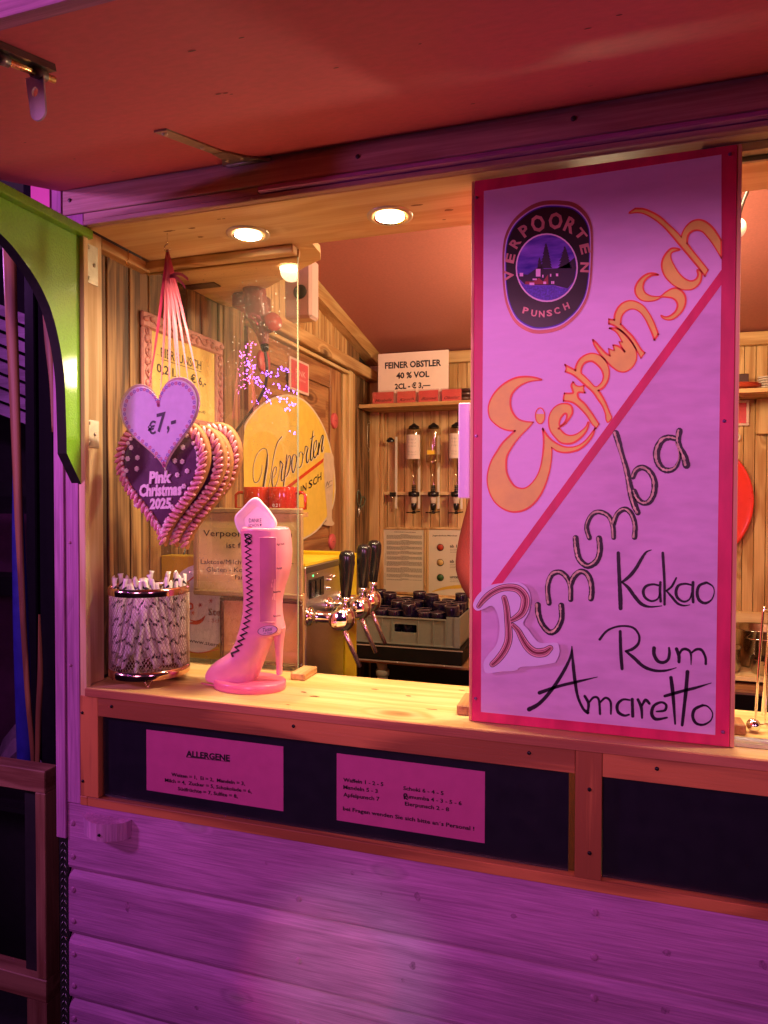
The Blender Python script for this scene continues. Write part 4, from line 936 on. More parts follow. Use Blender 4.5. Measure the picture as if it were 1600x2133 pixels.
for ring, cnt, rr in ((0, 38, .074), (1, 28, .058), (2, 18, .038)):
    for i in range(cnt):
        a = 2*math.pi*i/cnt+ring*.3
        zz = bz0+.010+Lh+(.0 if i % 3 else .028)+random.uniform(0, .02)
        if i % 5 == 0 and ring > 0: zz += .018
        zz = min(zz, bz1-Lh+.030)
        lean = random.uniform(.10, .26)*(1 if math.cos(a*1.5+ring) > 0 else -1)+random.uniform(-.05, .05)
        if stick0 is None: o = link('sugar_stick', b, SM); stick0 = o
        else: o = stick0.copy(); COL.objects.link(o)
        d = Vector((-math.sin(a)*math.sin(lean), math.cos(a)*math.sin(lean), math.cos(lean)))
        o.rotation_mode = 'QUATERNION'; q = d.to_track_quat('Z', 'Y'); o.rotation_quaternion = q @ Matrix.Rotation(random.uniform(0, 6), 4, 'Z').to_quaternion()
        o.location = (BX+rr*math.cos(a), BY+rr*math.sin(a), zz); tag(o, 'thin white paper sugar stick with dark slanting stripes in the wire basket', 'sugar stick', 'sugar sticks in the wire basket')

# ================================================================== PINK BOOT
KY = .105
boot = thing('pink_boot', 'pink plastic high-heeled boot cup holder with black lacing on an oval base', 'tip boot', (.32, KY, 1.19))
pinkp = paint('pink_plastic', (.86, .30, .38), .30, .05, .05, 40, coat=.3)
def lerp_tab(tab, y): return float(np.interp(y, [a for a, _ in tab], [c for _, c in tab]))
TLl = [(1104,508),(1130,509),(1200,511),(1240,513),(1260,512),(1280,510),(1300,506),(1320,501),(1340,493),(1360,482),(1370,468),(1380,453),(1390,442),(1400,434),(1408,430),(1414,429),(1419,432)]
TRr = [(1104,599),(1120,602),(1150,604),(1180,602),(1200,597),(1225,589),(1250,584),(1270,584),(1290,587),(1303,591),(1313,591),(1318,586),(1322,572),(1328,567),(1340,562),(1360,554),(1380,546),(1400,538),(1410,533),(1419,524)]
b = bm_new(); rings = []; NS = 28
for y in list(np.linspace(1104, 1310, 24))+list(np.linspace(1314, 1419, 26)):
    xl, xr = lerp_tab(TLl, y), lerp_tab(TRr, y)
    A_, B_ = at(xl, y, 'Y', KY), at(xr, y, 'Y', KY); hx_ = (B_.x-A_.x)/2; cxx = (A_.x+B_.x)/2; z = (A_.z+B_.z)/2
    dp = float(np.interp(y, [1104, 1200, 1250, 1320, 1380, 1419], [.043, .040, .034, .034, .031, .028]))
    ring = []
    for k in range(NS):
        a = 2*math.pi*k/NS; c_, s_ = math.cos(a), math.sin(a); e = .8
        ring.append(b.verts.new((cxx+hx_*math.copysign(abs(c_)**e, c_), KY+dp*math.copysign(abs(s_)**e, s_)*(1-.25*max(0, -c_)*(1 if y > 1330 else 0)), z)))
    rings.append(ring)
for A_, B_ in zip(rings, rings[1:]):
    for k in range(NS): f = b.faces.new((A_[k], A_[(k+1) % NS], B_[(k+1) % NS], B_[k])); f.smooth = True
b.faces.new(rings[-1])
b.faces.new(rings[0])
link('boot_shell', b, pinkp, boot, smooth=True)
def zpx(y, Y=KY): return at(550, y, 'Y', Y).z
b = bm_new(); A_, B_ = at(509, 1101, 'Y', KY), at(598, 1101, 'Y', KY); cxx = (A_.x+B_.x)/2; rx = (B_.x-A_.x)/2
lathe(b, [(rx*1.0, zpx(1107)), (rx*1.02, zpx(1104)), (rx*1.02, zpx(1100)), (rx*.94, zpx(1098)), (rx*.9, zpx(1101)), (rx*.9, zpx(1112))], (cxx, KY, 0), 32, sy=.86); link('rim', b, pinkp, boot)
b = bm_new(); h0, h1 = at(581, 1306, 'Y', KY+.0), at(582, 1404, 'Y', KY+.012)
tube(b, [h0, h0.lerp(h1, .35), h0.lerp(h1, .8), h1], [.0145, .0095, .0068, .0066], 12); link('heel', b, pinkp, boot, smooth=True)
b = bm_new(); c_ = Vector((.334, .112, 0))
lathe(b, [(.0805, 1.1905), (.082, 1.193), (.082, 1.206), (.079, 1.2085), (0, 1.2085)], c_, 48, sy=.70); link('base', b, paint('pink_base', (.80, .16, .27), .3, .04, coat=.3), boot)
b = bm_new(); tube(b, [at(430, 1419, 'Y', KY)+Vector((0, -.02, .001)), at(470, 1423, 'Y', KY)+Vector((0, -.031, .001)), at(520, 1418, 'Y', KY)+Vector((0, -.030, .001))], .0012, 6); link('sole_seam', b, MC['pink_base'], boot)
fy = KY-.0405
BP = Plane('Y', fy+.001, (0,-1,0))
p0, p1 = BP((541, 1120)), BP((575, 1296))
def shell_pt(y, s_px):
    """point on the near side of the boot shell seen s_px photo px behind its front edge"""
    A_, B_ = at(lerp_tab(TLl, y), y, 'Y', KY), at(lerp_tab(TRr, y), y, 'Y', KY); hx_ = (B_.x-A_.x)/2; xc = (A_.x+B_.x)/2
    dp = float(np.interp(y, [1104, 1200, 1250, 1320, 1380, 1419], [.043, .040, .034, .034, .031, .028])); Y_ = KY-.03
    for _ in range(12):
        p_ = at(lerp_tab(TLl, y)+s_px, y, 'Y', Y_); c_ = min(1, abs((xc-p_.x)/hx_))**1.25
        k_ = dp*math.sqrt(max(0, 1-c_*c_))**.8*(1-.25*c_*(1 if y > 1330 else 0)); Y_ = .5*Y_+.5*(KY-k_-.0012)
    return p_
b = bm_new(); SR = []
def slot_row(y, a_px, b_px, lift, n=6):
    L_ = []
    for k in range(n+1):
        xp = a_px+(b_px-a_px)*k/n; q_ = shell_pt(y, xp-lerp_tab(TLl, y)); L_.append(b.verts.new(q_+Vector((0, -lift, 0))))
    return L_
ysl = np.linspace(1120, 1296, 16)
for y in ysl: SR.append(slot_row(y, 541, 575, .0004))
for A_, B_ in zip(SR, SR[1:]):
    for k in range(6): f = b.faces.new((A_[k], A_[k+1], B_[k+1], B_[k])); f.smooth = True
link('cup_slot', b, paint('pink_slot', (.66, .19, .30), .12, .10, coat=.8, scale=20), boot)
b = bm_new(); edge = [shell_pt(y, 541-lerp_tab(TLl, y)) for y in ysl]+[shell_pt(ysl[-1], 541+34*k/4-lerp_tab(TLl, ysl[-1])) for k in (1, 2, 3)]+[shell_pt(y, 575-lerp_tab(TLl, y)) for y in ysl[::-1]]+[shell_pt(ysl[0], 575-34*k/4-lerp_tab(TLl, ysl[0])) for k in (1, 2, 3)]
tube(b, edge, .0011, 6, closed=True); link('slot_rim', b, pinkp, boot)
b = bm_new(); LP = Plane('Y', fy+.004, (0,-1,0))
for s_, y in (('High Heels', 1136), ('Pumps', 1186), ('Ballerina', 1235), ('Pantolette', 1285)): b = bm_new(); textp(b, s_, LP, (578 if y < 1200 else 571, y), (578+(16 if len(s_) > 5 else 11) if y < 1200 else 586, y-2), 4, lift=.003, bold=.02); link('scale_lettering', b, ink, boot)
OPl = Plane('Y', fy+.006, (0,-1,0))
b = bm_new(); el = lambda r: [(558+21*r*math.cos(2*math.pi*k/28), 1313+10*r*math.sin(2*math.pi*k/28)-.12*21*r*math.cos(2*math.pi*k/28)) for k in range(28)]
poly(b, Z0, [el(1)], OPl, .0010, smooth=0); bb = link('badge', b, ink, boot)
b = bm_new(); poly(b, Z0, [el(.93)], OPl, .0014, smooth=0); link('badge_field', b, paint('badge_pink', (.75, .45, .5), .4), bb)
b = bm_new(); textp(b, 'Tussi', OPl, (548, 1316), (568, 1313), 8, lift=.0018, shear=.3); textp(b, 'on Tour', OPl, (550, 1321), (568, 1319), 4, lift=.0018, shear=.3); link('badge_lettering', b, ink, bb)
# lacing zigzag
b = bm_new(); ys_ = np.arange(1113, 1372, 6.2); pts = []
for i, y in enumerate(ys_): pts.append(shell_pt(y, (1.5, 13)[i % 2]))
tube(b, pts, .0025, 6)
for yy in (1117, 1127):
    c_ = shell_pt(yy, 9); tube(b, [c_+Vector((.0070*math.cos(a), -.001, .0046*math.sin(a))) for a in [2*math.pi*k/12 for k in range(12)]], .0013, 6, closed=True)
link('lacing', b, black_pl, boot)
# paper tray with thank-you note standing in the boot
tr_ = thing('paper_tray', 'small white paper tray with handwritten Danke Schön standing in the pink boot', 'paper tray', (.36, KY+.01, 1.53))
TPl = Plane('Y', KY+.01, (0,-1,0)); cT = (410, 1020, 7.27)
TO = [(880,118),(950,135),(1010,200),(1100,300),(1190,430),(1218,500),(1210,560),(1150,700),(1000,760),(850,760),(720,720),(640,640),(590,530),(575,440),(600,370),(700,270),(800,160)]
TI = [(870,335),(905,350),(960,410),(1050,500),(1110,580),(1050,700),(900,740),(760,700),(680,600),(760,500),(840,380)]
b = bm_new(); oo = catmull([(cT[0]+x/cT[2], cT[1]+y/cT[2]) for x, y in TO], 3, True); cxp, cyp = cT[0]+890/cT[2], cT[1]+500/cT[2]
def sc_(q, s): return [(cxp+(x-cxp)*s, cyp+(y-cyp)*s) for x, y in q]
rg = [[b.verts.new(TPl(p, l)) for p in sc_(oo, s)] for s, l in ((1, .001), (.97, .004), (.86, .0035), (.66, -.006), (.60, -.0065))]
for A_, B_ in zip(rg, rg[1:]):
    for k in range(len(A_)): f = b.faces.new((A_[k], A_[(k+1) % len(A_)], B_[(k+1) % len(A_)], B_[k])); f.smooth = True
b.faces.new(rg[-1]); link('tray', b, paint('tray_card', (.88, .78, .70), .45, .03), tr_)
b = bm_new(); textp(b, 'DANKE', TPl, (cT[0]+770/cT[2], cT[1]+498/cT[2]), (cT[0]+960/cT[2], cT[1]+498/cT[2]), 8.5, lift=-.0058); textp(b, 'SCHÖN', TPl, (cT[0]+762/cT[2], cT[1]+572/cT[2]), (cT[0]+920/cT[2], cT[1]+560/cT[2]), 6.5, lift=-.0058)
textp(b, '♥', TPl, (cT[0]+935/cT[2], cT[1]+552/cT[2]), (cT[0]+962/cT[2], cT[1]+552/cT[2]), 4, lift=-.0058)
link('handwriting', b, paint('blue_ink', (.02, .02, .10), .5), tr_)

# ================================================================== FRAMES BEHIND THE GLASS
def pframe(name, label, x0, x1, y, z0, z1, w, mat, inner, t=.012):
    o = thing(name, label, 'picture frame', (x0, y, z0))
    link('frame_bar', bxo(x0, x1, y, y+t, z1-w, z1, bev=.0025), mat, o); link('frame_bar', bxo(x0, x1, y, y+t, z0, z0+w, bev=.0025), mat, o)
    link('frame_bar', bxo(x0, x0+w, y+.0003, y+t, z0+w, z1-w, bev=.0025), mat, o); link('frame_bar', bxo(x1-w, x1, y+.0003, y+t, z0+w, z1-w, bev=.0025), mat, o)
    link('sheet', bxo(x0+w, x1-w, y+.006, y+t, z0+w, z1-w), inner, o)
    return o
FY = .285
gold = paint('pale_gold', (.52, .36, .17), .3, .08, .1, 40, metal=.35)
f1 = pframe('framed_notice', 'gold framed notice about the egg liqueur punch standing on the brown frame behind the glass', .081, .378, FY, 1.354, 1.572, .013, gold, paint('gold_sheet', (.78, .60, .24), .4, .08, coat=.3))
b = bm_new(); F1 = Plane('Y', FY+.006, (0,-1,0)); c9 = (410, 1020, 7.27); c10 = (160, 880, 3.077)
def t10(s_, x0, x1, y, h, **k): textp(b, s_, F1, (c10[0]+x0/c10[2], c10[1]+y/c10[2]), (c10[0]+x1/c10[2], c10[1]+(y+(x1-x0)*.015)/c10[2]), h/c10[2], **k)
t10('Verpoorten Punsch', 812, 1380, 728, 40); t10('ist frei von', 960, 1230, 804, 36)
t10('Laktose/Milchzucker - Eiweiß -', 796, 1390, 906, 30); t10('Gluten - Konservierungs -', 832, 1352, 956, 30); t10('Farbstoffen', 1015, 1210, 1006, 30)
link('lettering', b, ink, f1)
f2 = pframe('empty_frame', 'dark brown frame with plain orange backing, on the counter behind the boot', .157, .3775, FY-.002, 1.192, 1.353, .009, paint('dark_brown_wood', (.09, .025, .012), .3, .2, coat=.4), paint('orange_board', (.62, .33, .15), .5, .06))
# yellow Sternw... poster box
yb = thing('yellow_carton', 'mustard yellow carton with white and red star logo behind the wire basket', 'carton', (.0, .30, 1.19))
link('carton', bxo(-.024, .158, .302, .345, 1.1905, 1.448, bev=.001), paint('mustard_card', (.62, .40, .02), .4, .08), yb)
YP = Plane('Y', .302, (0,-1,0)); b = bm_new()
ring = [(415+68*math.cos(2*math.pi*k/36), 1268+92*math.sin(2*math.pi*k/36)) for k in range(36)]
poly(b, Z0, [ring], YP, .0006, smooth=0); lg = link('logo_field', b, paint('logo_white', (.70, .66, .66), .5), yb)
b = bm_new()
stroke(b, Z0, [(x, y) for x, y in [(350+0,1330),(380,1352),(415,1360),(455,1352)]], 2, YP, .0010)
stroke(b, Z0, [(392, 1212), (420, 1190), (440, 1184)], 3, YP, .0010)
stroke(b, c10, [(722,1160),(740,1165),(742,1190),(725,1195)], 12, YP, .0010); stroke(b, c10, [(722,1285),(770,1285),(800,1270),(825,1238)], [8,20,20,4], YP, .0010); stroke(b, c10, [(722,1262),(760,1275),(800,1262)], [4,10,4], YP, .0010)
for sx_, sy_ in ((792,1170),(745,1220),(860,1143)):
    for a in (0, 60, 120): stroke(b, c10, [(sx_-16*math.cos(R_(a)), sy_-16*math.sin(R_(a))), (sx_+16*math.cos(R_(a)), sy_+16*math.sin(R_(a)))], 4, YP, .0010)
textp(b, 'Stern', YP, (434, 1281), (478, 1283), 14, bold=.02); textp(b, 'Schank', YP, (441, 1296), (482, 1298), 8, bold=.01)
link('logo_print', b, paint('logo_red', (.62, .08, .02), .5), lg)
b = bm_new(); textp(b, 'www.sternwirt', YP, (394, 1337), (482, 1352), 8, lift=.0008, bold=.01); link('logo_lettering', b, ink, lg)

# ================================================================== RED MUGS (on a ledge over the machine)
ledge = sp('ledge', bxo(.12, .335, .332, .42, 1.548, 1.560), pine('X', 'pine', .1))
redgl = paint('red_clear_plastic', (.42, .025, .008), .08, .08, coat=.8)
def mug(x, y, label, handle_right):
    t = thing('red_mug', label, 'mug', (x, y, 1.5605), 'red mugs on the ledge')
    b = bm_new(); lathe(b, [(.0345, 0), (.0365, .003), (.0365, .062), (.0355, .064), (.0335, .062), (.0335, .005), (0, .005)], (x, y, 1.5605), 28); link('mug_body', b, redgl, t)
    for z in (.012, .052): pass
    b = bm_new(); s = 1 if handle_right else -1
    tube(b, [(x+s*.035, y, 1.5605+.050), (x+s*.054, y, 1.5605+.050), (x+s*.062, y, 1.5605+.044), (x+s*.062, y, 1.5605+.010), (x+s*.035, y, 1.5605+.008)], .0042, 8); link('handle', b, redgl, t)
    b = bm_new(); q = Plane('Y', y-.0375, (0,-1,0)); textw(b, '0,2 l', Vector((x-.010, y-.0372, 1.5605+.014)), Vector((x+.010, y-.0372, 1.5605+.014)), Vector((0, 0, .008)), .0003); textw(b, 'CE', Vector((x-.013, y-.0372, 1.5605+.003)), Vector((x-.003, y-.0372, 1.5605+.003)), Vector((0, 0, .006)), .0003); textw(b, 'XXXX', Vector((x-.001, y-.0372, 1.5605+.003)), Vector((x+.013, y-.0372, 1.5605+.003)), Vector((0, 0, .006)), .0003) if False else None
    link('print', b, paint('mug_print', (.85, .75, .7), .5), t)
mug(.285, .375, 'red translucent mug right of the other, its handle pointing right', True)
mug(.215, .372, 'red translucent mug left of its twin, beside the gingerbread hearts', False)

# ================================================================== CEE PLUG, CABLE, HEATER BOX
plug = thing('red_plug', 'dark red industrial power plug hanging below the soffit behind the glass', 'plug', (.13, .55, 2.1))
pr_ = paint('plug_red', (.26, .05, .04), .35, .12, coat=.2)
Y5 = .50
def A5(x, y): return at(x, y, 'Y', Y5)
b = bm_new(); q0, q1, q2, q3, q4, q5 = A5(528, 590), A5(535, 640), A5(540, 665), A5(548, 700), A5(551, 718), A5(552, 732)
d = (q4-q0).normalized()
tube(b, [q0-d*.02, q0, q1, q1+d*.002, q2, q3, q4], [.036, .032, .031, .036, .030, .017, .013], 20); link('plug_body', b, pr_, plug, smooth=True)
b = bm_new(); tube(b, [q4, q4.lerp(q5, .5), q5], [.011, .0115, .008], 12); link('cable_gland', b, black_pl, plug)
b = bm_new(); c_ = A5(573, 672)+Vector((.0, -.01, 0)); lathe(b, [(.0, -.004), (.024, -.004), (.026, 0), (.024, .004), (0, .005)], c_, 24, axis=Vector((.75, -.6, .05)).normalized()); link('plug_lid', b, paint('plug_lid', (.45, .07, .06), .3, .08), plug)
b = bm_new(); tube(b, [A5(552, 690), A5(562, 690), A5(572, 685)], .006, 6); link('lid_arm', b, pr_, plug)
b = bm_new()
v = [A5(483, 612)+Vector((0,.0,0)), A5(530, 588), A5(560, 575), A5(575, 610), A5(530, 640)]
box(b, .065, .150, .50, .58, 2.128, 2.170, bev=.006); link('socket_box', b, pr_, plug)
cabm = paint('black_rubber', (.03, .02, .018), .3, .1)
b = bm_new(); pts = catmull([tuple(A5(552, 730)), tuple(A5(556, 765)), tuple(A5(553, 800)), tuple(A5(535, 840)), tuple(A5(505, 880)), tuple(A5(478, 920)), tuple(A5(440, 985)), tuple(A5(405, 1050)), tuple(at(390, 1120, 'Y', .44)), tuple(at(380, 1180, 'Y', .40)), tuple(at(378, 1300, 'Y', .40))], 6)
tube(b, pts, .0042, 10); o = link('power_cable', b, cabm, loc=(.1, .5, 1.9)); tag(o, 'thick black power cable curving down from the red plug', 'cable')
# pink fan/heater box on the side wall, beyond glass edge
hb = thing('heater_box', 'pale pink boxed electric heater fixed under the ceiling beside the glass edge', 'heater', (.25, .6, 2.1))
hx0 = A5(582, 600).x; 
P0, P1 = at(598, 690, 'Y', .62), at(654, 585, 'Y', .62)
b = bm_new(); box(b, P0.x-.0, P1.x, .60, .66, at(654, 664, 'Y', .62).z, at(650, 560, 'Y', .62).z+.03, bev=.008); link('casing', b, paint('heater_pink', (.62, .42, .38), .4, .05), hb)
b = bm_new(); lathe(b, [(.0, -.003), (.019, -.003), (.021, 0), (0, .001)], (P1.x-.034, .5985, (at(654, 610, 'Y', .62).z)), 24, axis='Y'); link('fan_grille', b, paint('fan_dark', (.05, .06, .05), .3), hb)
# dark hinge plate with screws on the soffit panel
hp = thing('flat_hinge', 'dark flat hinge plate screwed to the soffit panel behind the glass', 'hinge', (.05, .42, 2.17))
P0 = at(378, 600, 'Z', 2.168); P1 = at(452, 593, 'Z', 2.168); P2 = at(440, 604, 'Z', 2.168)
link('plate', bxo(P0.x-.01, P1.x, min(P0.y, P1.y)-.012, min(P0.y, P1.y)+.022, 2.1675, 2.1712, bev=.0005), pl, hp)

# ================================================================== ORNATE PRICE FRAME ON THE SIDE WALL
XW = -.027
WP = Plane('X', XW, (1,0,0))
fr = thing('ornate_frame', 'ornate pink carved frame holding the yellow Eierpunsch price list on the left wall', 'picture frame', (XW, .22, 1.79))
pk = paint('dusty_pink_frame', (.58, .25, .22), .4, .12, .5, 90)
y0, y1, z0, z1 = .222, .597, 1.775, 2.056; w_ = .040
for a in (('Y', y0, y1, z1-w_, z1), ('Y', y0, y1, z0, z0+w_), ('Z', y0, y0+w_, z0+w_, z1-w_), ('Z', y1-w_, y1, z0+w_, z1-w_)):
    b = bm_new(); box(b, XW, XW+.011, a[1], a[2], a[3], a[4], bev=.004)
    bar = link('frame_bar', b, pk, fr)
    b = bm_new()
    if a[0] == 'Y':
        zc_ = (a[3]+a[4])/2; n = 15
        for k in range(n):
            yy = a[1]+.012+(a[2]-a[1]-.024)*k/(n-1); sphere(b, (XW+.011, yy, zc_+.005*math.sin(k*1.9)), .0085, (.75, 1.25, .8+.3*math.sin(k*2.3)), 8, 6)
        tube(b, [(XW+.0125, a[1]+.01+(a[2]-a[1]-.02)*k/40, zc_+.010*math.sin(k*.8)) for k in range(41)], .0022, 5)
    else:
        yc = (a[1]+a[2])/2; n = 11
        for k in range(n):
            zz = a[3]+.010+(a[4]-a[3]-.02)*k/(n-1); sphere(b, (XW+.011, yc+.005*math.sin(k*1.9), zz), .0085, (.75, .8+.3*math.sin(k*2.3), 1.25), 8, 6)
        tube(b, [(XW+.0125, yc+.010*math.sin(k*.8), a[3]+.005+(a[4]-a[3]-.01)*k/30) for k in range(31)], .0022, 5)
    link('carving', b, pk, bar)
sh = link('price_list', bxo(XW, XW+.004, y0+w_, y1-w_, z0+w_, z1-w_), paint('yellow_paper', (.90, .70, .20), .25, .06, coat=.5), fr)
b = bm_new(); WF = Plane('X', XW+.004, (1,0,0))
def tside(b, s_, p0, p1, h, pl_, **k):
    a_, c_ = pl_(p0), pl_(p1); c_.z = a_.z+(c_.z-a_.z); textw(b, s_, a_, c_, Vector((0, 0, h)), .0005, **k)
c11 = (200, 640, 5.714)
q = lambda x, y: (c11[0]+x/c11[2], c11[1]+y/c11[2])
tside(b, 'EIERPUNSCH', q(770, 588), q(1252, 745), .024, WF, bold=.01)
a_, c_ = WF(q(770, 590)), WF(q(1252, 748)); box(b, XW+.0044, XW+.0048, a_.y, c_.y, c_.z-.006, c_.z-.0045)
tside(b, '0,2 l.', q(720, 765), q(950, 835), .022, WF, bold=.02); tside(b, '€ 6,-', q(1125, 885), q(1310, 950), .022, WF, bold=.02); tside(b, '(zzgl. Pfand)', q(1000, 1230), q(1300, 1265), .008, WF)
link('lettering', b, ink, sh)
# pink sign on door, buttons, disc
dp = thing('door_picture', 'small pink framed picture on the side door above the yellow disc', 'picture frame', (-.024, 1.05, 2.0))
link('frame', bxo(-.0258, -.018, 1.054, 1.226, 1.990, 2.112, bev=.002), paint('pale_pink_frame', (.72, .50, .44), .4, .05), dp)
link('print', bxo(-.0178, -.0172, 1.066, 1.214, 2.000, 2.102), paint('red_print', (.66, .07, .10), .35, .08, coat=.4), dp)
b = bm_new(); textw(b, 'PINK', Vector((-.0168, 1.10, 2.052)), Vector((-.0168, 1.19, 2.052)), Vector((0, 0, .022)), .0003, bold=.01); textw(b, 'Christmas', Vector((-.0168, 1.10, 2.034)), Vector((-.0168, 1.19, 2.034)), Vector((0, 0, .010)), .0003); link('lettering', b, paint('pale_pink_print', (.8, .4, .4), .4), dp)
butm = paint('pink_button', (.60, .10, .11), .4, .06)
for (y, z, r, lab) in ((1.500, 1.925, .033, 'round pink wooden button at the upper right of the side door'), (1.475, 1.412, .033, 'round pink wooden button below the yellow disc on the side door'), (.860, 2.052, .040, 'round pink wooden button at the upper left of the side door, behind the glass')):
    t = thing('round_button', lab, 'button', (-.026, y, z), 'pink buttons on the side door')
    b = bm_new(); lathe(b, [(r, 0), (r, .007), (r*.93, .010), (0, .010)], (-.0255, y, z), 28, axis='X'); link('button_disc', b, butm, t)
    b = bm_new()
    for dy in (-.006, .006): lathe(b, [(.0022, 0), (.0022, .0006), (0, .0007)], (-.0155, y+dy, z), 8, axis='X')
    link('button_hole', b, black_mt, t)
DP = Plane('X', -.022, (1,0,0))
disc = thing('punch_disc_sign', 'large yellow disc sign with Verpoorten Punsch script hanging on the side door', 'sign', tuple(DP((600, 980))))
DO = [(505,1140),(505,1000),(505,905),(520,868),(550,838),(590,822),(625,828),(652,852),(676,893),(690,940),(697,985),(698,1030),(690,1065),(672,1092),(655,1110),(631,1124),(590,1140),(540,1150)]
def slab(loop, x0, x1, plx=DP, sm=4):
    b = bm_new(); q = catmull(loop, sm, True) if sm else loop
    A_ = [b.verts.new(Vector((x1, plx(p).y, plx(p).z))) for p in q]; B_ = [b.verts.new(Vector((x0, plx(p).y, plx(p).z))) for p in q]
    fp, tr = fill([q]); assert len(fp) == len(q)
    for t in tr: b.faces.new([A_[i] for i in t]); b.faces.new([B_[i] for i in t])
    for k in range(len(q)): b.faces.new((A_[k], A_[(k+1) % len(q)], B_[(k+1) % len(q)], B_[k]))
    return b
link('disc_rim', slab(DO, -.0255, -.0205), paint('disc_edge', (.72, .62, .45), .4), disc)
link('disc_face', slab([(x*.975+.025*600 if x > 510 else x+2, y*.975+.025*985) for x, y in DO], -.0204, -.0198), paint('disc_yellow', (.84, .60, .09), .32, .08, coat=.3), disc)
DF = Plane('X', -.0198, (1,0,0)); cD = (480, 800, 6.4)
b = bm_new(); bw = bm_new()
VS = [([(420,1080),(412,1180),(375,1285),(325,1312),(300,1240),(305,1080),(350,940),(420,862),(475,872),(492,940)], [4,5,8,10,7,6,6,8,8,10]), ([(492,940),(480,1080),(455,1240),(428,1425)], [14,26,26,22]), ([(490,1420),(530,1250),(560,1050),(595,870),(630,770),(685,697)], [3,5,8,10,14,12]),
 ([(570,1250),(605,1190),(612,1115),(588,1110),(560,1190),(553,1310),(572,1388),(612,1330),(640,1230)], [5,6,8,8,12,16,12,8,4]), ([(640,1235),(660,1130),(662,1030),(690,1060),(700,1065)], [4,6,14,14,8]), ([(700,1065),(680,1180),(680,1290),(715,1260)], [12,16,14,6]),
 ([(752,935),(740,1060),(715,1280),(690,1480)], [8,18,16,12]), ([(735,1130),(775,960),(800,985),(790,1100),(760,1200),(735,1240)], [4,8,14,16,14,8]), ([(858,935),(830,960),(815,1070),(830,1180),(860,1120),(880,1010),(868,940)], [8,12,16,14,10,12,10]), ([(870,960),(900,980),(925,950)], [6,8,4]),
 ([(940,900),(915,930),(898,1040),(910,1110),(945,1080),(965,960),(950,905)], [8,12,16,14,10,12,10]), ([(950,920),(985,930),(1000,830),(1035,850)], [5,6,12,8]), ([(1035,850),(1010,960),(1020,1050),(1050,1000)], [12,18,14,6]),
 ([(1100,620),(1080,800),(1065,960),(1075,1020),(1105,960)], [8,16,18,14,6]), ([(1058,735),(1120,690)], 8), ([(1105,930),(1145,830),(1145,750),(1115,800),(1105,920),(1125,985),(1165,900)], [4,8,10,10,14,14,6]), ([(1165,900),(1180,780),(1165,940)], [6,14,18]), ([(1175,870),(1215,700),(1235,700),(1215,850),(1220,905),(1245,830)], [4,10,16,16,12,5])]
for pts, W in VS: stroke(b, cD, pts, W, DF, .0007); 
for pts, W in VS: stroke(bw, cD, [(x+6, y+5) for x, y in pts], [q_*1.5 for q_ in (W if isinstance(W, list) else [W]*len(pts))], DF, .0003)
for ch, x0, y0 in zip('PUNSCH', (828, 895, 960, 1040, 1100, 1160), (1575, 1520, 1475, 1425, 1385, 1335)):
    textp(b, ch, DF, (cD[0]+x0/cD[2], cD[1]+y0/cD[2]-4), (cD[0]+(x0+52)/cD[2], cD[1]+(y0-36)/cD[2]-4), 16, lift=.0007, bold=.015)
link('lettering', b, ink, disc); link('lettering_shadow', bw, paint('lettering_cream', (.80, .70, .55), .5), disc)
b = bm_new(); poly(b, cD, [[(720,1385),(1245,985),(1235,1040),(722,1435)]], DF, .0005, smooth=0); link('red_stripe', b, paint('stripe_red', (.62, .05, .01), .4), disc)
b = bm_new(); poly(b, cD, [[(1242,960),(1300,920),(1375,970),(1368,1400),(1350,1780),(1385,1850),(1350,1890),(1240,1870),(1290,1780),(1260,1400)]], DF, .0006, smooth=3); gl_ = link('glass_picture', b, paint('glass_cream', (.66, .50, .34), .5, .1), disc)
b = bm_new(); stroke(b, cD, [(1272,1370),(1290,1300),(1300,1350),(1320,1300),(1355,1290)], 5, DF, .0010); stroke(b, cD, [(1280,1390),(1355,1340)], 4, DF, .0010); link('glass_print', b, ink, gl_)

# ================================================================== TAP MACHINE
mc = thing('tap_machine', 'stainless steel drinks dispenser cabinet behind the counter', 'dispenser', (.20, .42, .9))
fx = .337
link('cabinet', bxo(.06, fx, .400, .672, .80, 1.420, bev=.003), steel, mc)
link('top_strip', bxo(fx+.0002, fx+.0012, .402, .670, 1.403, 1.418), paint('strip_dark', (.05, .035, .03), .3), mc)
sw = link('switch_plate', bxo(fx+.0002, fx+.002, .42, .516, 1.335, 1.385, bev=.0004), black_pl, mc)
for k in range(3): link('switch', bxo(fx+.0021, fx+.006, .424+.031*k, .447+.031*k, 1.340, 1.380, bev=.001), black_pl, sw)
b = bm_new(); lathe(b, [(.003, 0), (.002, .001), (0, .0012)], (fx, .447, 1.393), 10, axis='X'); link('indicator', b, emis('green_led', (.1, 1, .3), 2.5), mc)
b = bm_new(); lathe(b, [(.003, 0), (.002, .001), (0, .0012)], (fx, .475, 1.393), 10, axis='X'); link('indicator', b, chrome, mc)
for y, z in ((.545, 1.372), (.572, 1.378), (.535, 1.350)):
    b = bm_new(); lathe(b, [(.005, 0), (.005, .006), (.003, .007), (.004, .013), (0, .014)], (fx, y, z), 12, axis='X'); link('knob', b, chrome, mc)
link('seam', bxo(fx+.0002, fx+.0010, .402, .670, 1.318, 1.320), zinc, mc)
taplabels = ['nearest chrome tap with black handle, its ball closest to the glass', 'middle chrome tap with black handle', 'rearmost chrome tap with black handle, furthest right of the three']
bx_ = .432
